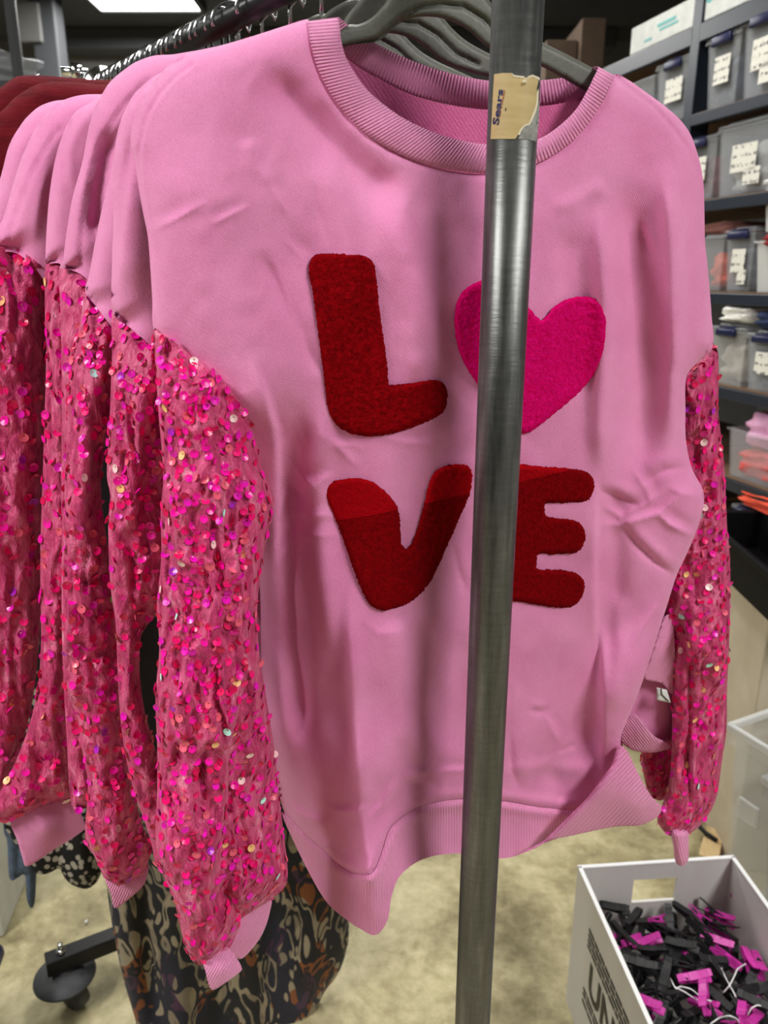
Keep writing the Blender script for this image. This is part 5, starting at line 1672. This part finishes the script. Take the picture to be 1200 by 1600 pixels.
BZ = 0.33
BIN = dict(A=at_z(903, 1352, BZ), B=at_z(1146, 1336, BZ), C=None)
def white_bin():
    A, B = BIN['A'], BIN['B']
    e1 = Vector((B.x - A.x, B.y - A.y, 0))
    W = e1.length
    ang = math.atan2(e1.y, e1.x)
    fr = Frame((A.x, A.y), ang)
    D = .50
    t = thing('clip_bin', fr.P(W / 2, -D / 2, 0), 'white corrugated plastic bin full of black and pink clips', 'bin')
    wl = .006
    tp = .018
    def wall(name, s0, s1, b0, b1, mat=M['corrugated'], z0=0.0, z1=BZ - .004):
        bm = bmesh.new()
        fr.box(bm, s0, s1, b0, b1, z0, z1)
        return bm_obj(name, bm, mat, t)
    wall('side_wall', 0, wl, -D, 0)
    wall('side_wall', W - wl, W, -D, 0)
    wall('end_wall', wl, W - wl, -D, -D + wl)
    wall('bin_floor', wl, W - wl, -D + wl, -wl, z0=.002, z1=.008)
    # far wall with the hand hole cut through it
    p, q = at_z(986, 1366, .29), at_z(1056, 1398, .25)
    g0, g1 = W * .36, W * .64
    h0, h1 = .238, .292
    bm = bmesh.new()
    fr.box(bm, wl, g0, -wl, 0, 0, BZ - .004)
    fr.box(bm, g1, W - wl, -wl, 0, 0, BZ - .004)
    fr.box(bm, g0, g1, -wl, 0, 0, h0)
    fr.box(bm, g0, g1, -wl, 0, h1, BZ - .004)
    bm_obj('end_wall', bm, M['corrugated'], t)
    bm = bmesh.new()
    fr.box(bm, -.001, W + .001, -wl - .001, .001, BZ - .004, BZ, .001)
    fr.box(bm, -.001, W + .001, -D - .001, -D + wl + .001, BZ - .004, BZ, .001)
    fr.box(bm, -.001, wl + .001, -D, -.002, BZ - .004, BZ, .001)
    fr.box(bm, W - wl - .001, W + .001, -D, -.002, BZ - .004, BZ, .001)
    bm_obj('rim', bm, M['rim_white'], t)
    # dark print on the outer face: a bold word and rows of small print
    TV, TF = text_mesh('UNITED', 1.0, .03)
    TV = TV - TV.min(0)
    TV = TV / TV.max(0)[0]
    hy = TV[:, 1].max()
    V = [fr.P(-.0008, -.10 - v[0] * .30, .135 + v[1] / hy * .07) for v in TV]
    mesh_obj('bin_lettering', V, TF, M['print_grey'], t, False)
    bm = bmesh.new()
    rr = random.Random(3)
    for z in (.220, .232, .244, .256, .118, .106, .09):
        s = .08
        while s < .46:
            L = rr.uniform(.012, .035)
            fr.box(bm, -.0009, -.0002, -s - L, -s, z, z + .007)
            s += L + .004
    bm_obj('bin_small_print', bm, M['print_grey'], t)['kind'] = 'stuff'
    return fr, W, D
FRB, BW, BD = white_bin()

# ------------------------------------------------------------------ hanger clips in the bin
M['clip_black'] = plain('black_clip_plastic', (0.012, 0.012, 0.013), 0.5)
M['clip_pink'] = plain('pink_clip_plastic', lin(206, 52, 164), 0.4)
def clip_meshes():
    """one half of a pinch clip: a bar with a thumb recess, bent towards its tip, and the coiled spring"""
    bm = bmesh.new()
    prof_x = [-.026, -.020, -.006, .004, .008, .018, .026]
    prof_z = [.0085, .0075, .0042, .0026, .0024, .0022, .0006]
    hw = [.0052, .0062, .0064, .0064, .0062, .0060, .0054]
    th = .0022
    V = []
    for x, z, h in zip(prof_x, prof_z, hw):
        V.append([bm.verts.new((x, -h, z)), bm.verts.new((x, h, z)), bm.verts.new((x, h, z + th)), bm.verts.new((x, -h, z + th))])
    for a, b in zip(V, V[1:]):
        for k in range(4):
            bm.faces.new((a[k], a[(k + 1) % 4], b[(k + 1) % 4], b[k]))
    bm.faces.new(V[0][::-1])
    bm.faces.new(V[-1])
    bm.faces.ensure_lookup_table()
    # recessed thumb panel on the handle and a smaller one on the jaw
    bmesh.ops.recalc_face_normals(bm, faces=bm.faces)
    tops = [f for f in bm.faces if f.normal.z > .7]
    for f in tops:
        c = f.calc_center_median()
        if -.022 < c.x < -.004 or .008 < c.x < .02:
            r = bmesh.ops.inset_region(bm, faces=[f], thickness=.0012, depth=-.0007)
    for s in (-1, 1):        # pivot cheeks
        for (x0, x1) in ((-.003, .005),):
            p = [(x0, s * .0052, 0), (x1, s * .0052, 0), (x1, s * .0064, 0), (x0, s * .0064, 0), (x0, s * .0052, .0045), (x1, s * .0052, .0045), (x1, s * .0064, .0045), (x0, s * .0064, .0045)]
            add_hexa(bm, p)
    bmesh.ops.recalc_face_normals(bm, faces=bm.faces)
    me = bpy.data.meshes.new('clip_jaw')
    bm.to_mesh(me)
    bm.free()
    path = [(0.0025 * math.cos(q), -.004 + .008 * q / 18.8, .0025 * math.sin(q)) for q in np.linspace(0, 18.8, 34)]
    V, F = tube_mesh(path, .0006, 5)
    ms = bpy.data.meshes.new('clip_spring')
    ms.from_pydata([tuple(v) for v in V], [], F)
    ms.materials.append(M['chrome'])
    return me, ms
JAW, SPRING = clip_meshes()
JAWM = {}
for nm in ('clip_black', 'clip_pink'):
    JAWM[nm] = JAW.copy()
    JAWM[nm].materials.append(M[nm])

def make_clip(loc, rot, col, label, group, sc=1.0):
    e = thing('hanger_clip', loc, label, 'clip', group)
    e.rotation_euler = rot
    e.scale = (sc, sc, sc)
    for fl in (0, 1):
        o = bpy.data.objects.new('jaw', JAWM[col])
        COL.objects.link(o)
        o.parent = e
        if fl:
            o.rotation_euler = (math.pi, 0, 0)
    o = bpy.data.objects.new('spring', SPRING)
    COL.objects.link(o)
    o.parent = e
    return e

def clips():
    rr = random.Random(12)
    def P(px, py, z):
        return at_z(px, py, z)
    # the ones that can be told apart on top of the heap: pixel, height, heading in the picture, tilt
    top = [((1125, 1432), .235, 2.35, 'clip_pink', 'pink clip lying crosswise over black clips near the far wall'),
           ((1165, 1410), .25, 2.5, 'clip_pink', 'pink clip resting highest in the far corner of the bin'),
           ((1100, 1555), .27, 1.25, 'clip_pink', 'pink clip standing with open jaws in front of another pink clip'),
           ((1085, 1527), .262, 3.1, 'clip_pink', 'pink clip lying flat under the standing pink clip'),
           ((1170, 1500), .24, 1.45, 'clip_pink', 'pink clip upright by the far side wall'),
           ((1185, 1505), .24, 1.4, 'clip_pink', 'pink clip leaning beside the upright pink clip'),
           ((1120, 1470), .24, 2.6, 'clip_pink', 'small end of a pink clip poking out between black clips'),
           ((1160, 1580), .27, 1.1, 'clip_pink', 'pink clip at the bottom picture edge tangled in white thread'),
           ((1010, 1565), .26, 2.4, 'clip_pink', 'pink clip half buried along the near side wall'),
           ((960, 1418), .25, 2.7, 'clip_black', 'black clip with jaws open against the far left corner'),
           ((990, 1435), .25, .85, 'clip_black', 'black clip lying on its back near the hand hole'),
           ((972, 1460), .25, 2.1, 'clip_black', 'black clip standing on edge along the left wall'),
           ((1065, 1475), .262, 2.55, 'clip_black', 'black clip with a long recess in the middle of the heap'),
           ((1040, 1520), .275, 1.05, 'clip_black', 'black clip lying on top of the heap near the left wall'),
           ((1130, 1450), .24, 2.3, 'clip_black', 'black clip tucked under the crosswise pink clip'),
           ((1000, 1505), .262, 2.8, 'clip_black', 'black clip opened wide in a V by the left wall'),
           ((1180, 1565), .27, 2.6, 'clip_black', 'black clip behind the pink clip at the bottom right corner')]
    for (px, z, ang, col, lab) in top:
        p = P(px[0], px[1], z)
        make_clip(p, (rr.uniform(-.5, .5), rr.uniform(-.3, .3), ang), col, lab, 'clips in the white bin', 1.08)
    # the rest of the heap, laid in layers with a jittered grid
    nx, ny = 8, 12
    for layer in range(2):
        for i in range(nx):
            for j in range(ny):
                s = .03 + (BW - .06) * (i + .5 + rr.uniform(-.35, .35)) / nx
                b = -.03 - (BD - .06) * (j + .5 + rr.uniform(-.35, .35)) / ny
                mound = .03 * math.exp(-((s - BW * .55) / .12) ** 2)
                z = .185 + layer * .028 + mound + rr.uniform(-.008, .008)
                q = FRB.P(s, b, z)
                if layer == 1 and j > 9:
                    continue
                pink = rr.random() < .13
                make_clip(q, (rr.uniform(-1.2, 1.2), rr.uniform(-.6, .6), rr.uniform(0, 6.28)), 'clip_pink' if pink else 'clip_black',
                          'pink clip buried among the heap in the white bin' if pink else 'black clip buried among the heap in the white bin',
                          'buried pink clips' if pink else 'buried black clips', 1.05)
    # loops of white thread
    for i, (pts, lab) in enumerate((([(1047, 1528), (1056, 1546), (1063, 1541), (1080, 1545), (1100, 1562), (1112, 1564)], 'white thread loop lying left of the standing pink clip'),
                                    ([(1054, 1542), (1070, 1550), (1088, 1562), (1110, 1566)], 'white thread strand under the thread loop'),
                                    ([(1127, 1513), (1130, 1520), (1136, 1532), (1144, 1546), (1150, 1558)], 'white thread crossing behind the standing pink clip'),
                                    ([(1165, 1506), (1152, 1514), (1148, 1524), (1140, 1540), (1130, 1551)], 'white thread running up to the far side wall'),
                                    ([(1110, 1600), (1124, 1590), (1140, 1587), (1152, 1592), (1158, 1604)], 'white thread arch at the bottom edge'),
                                    ([(1166, 1590), (1174, 1575), (1184, 1570), (1200, 1576), (1215, 1588)], 'white thread loop around the black clip in the corner'))):
        zz = [.268 + .012 * math.sin(k * 1.7 + i) for k in range(len(pts))]
        P3 = np.array([tuple(at_z(a, b, z)) for (a, b), z in zip(pts, zz)])
        n = 24
        u = np.linspace(0, len(P3) - 1, n)
        path = [tuple(np.interp(u[k], np.arange(len(P3)), P3[:, c]) for c in range(3)) for k in range(n)]
        path = [path[0]] + [tuple((np.array(path[k - 1]) + 2 * np.array(path[k]) + np.array(path[k + 1])) / 4) for k in range(1, n - 1)] + [path[-1]]
        tag(tube('white_thread', path, .0012, M['thread'], None, 6), lab, 'thread')
clips()
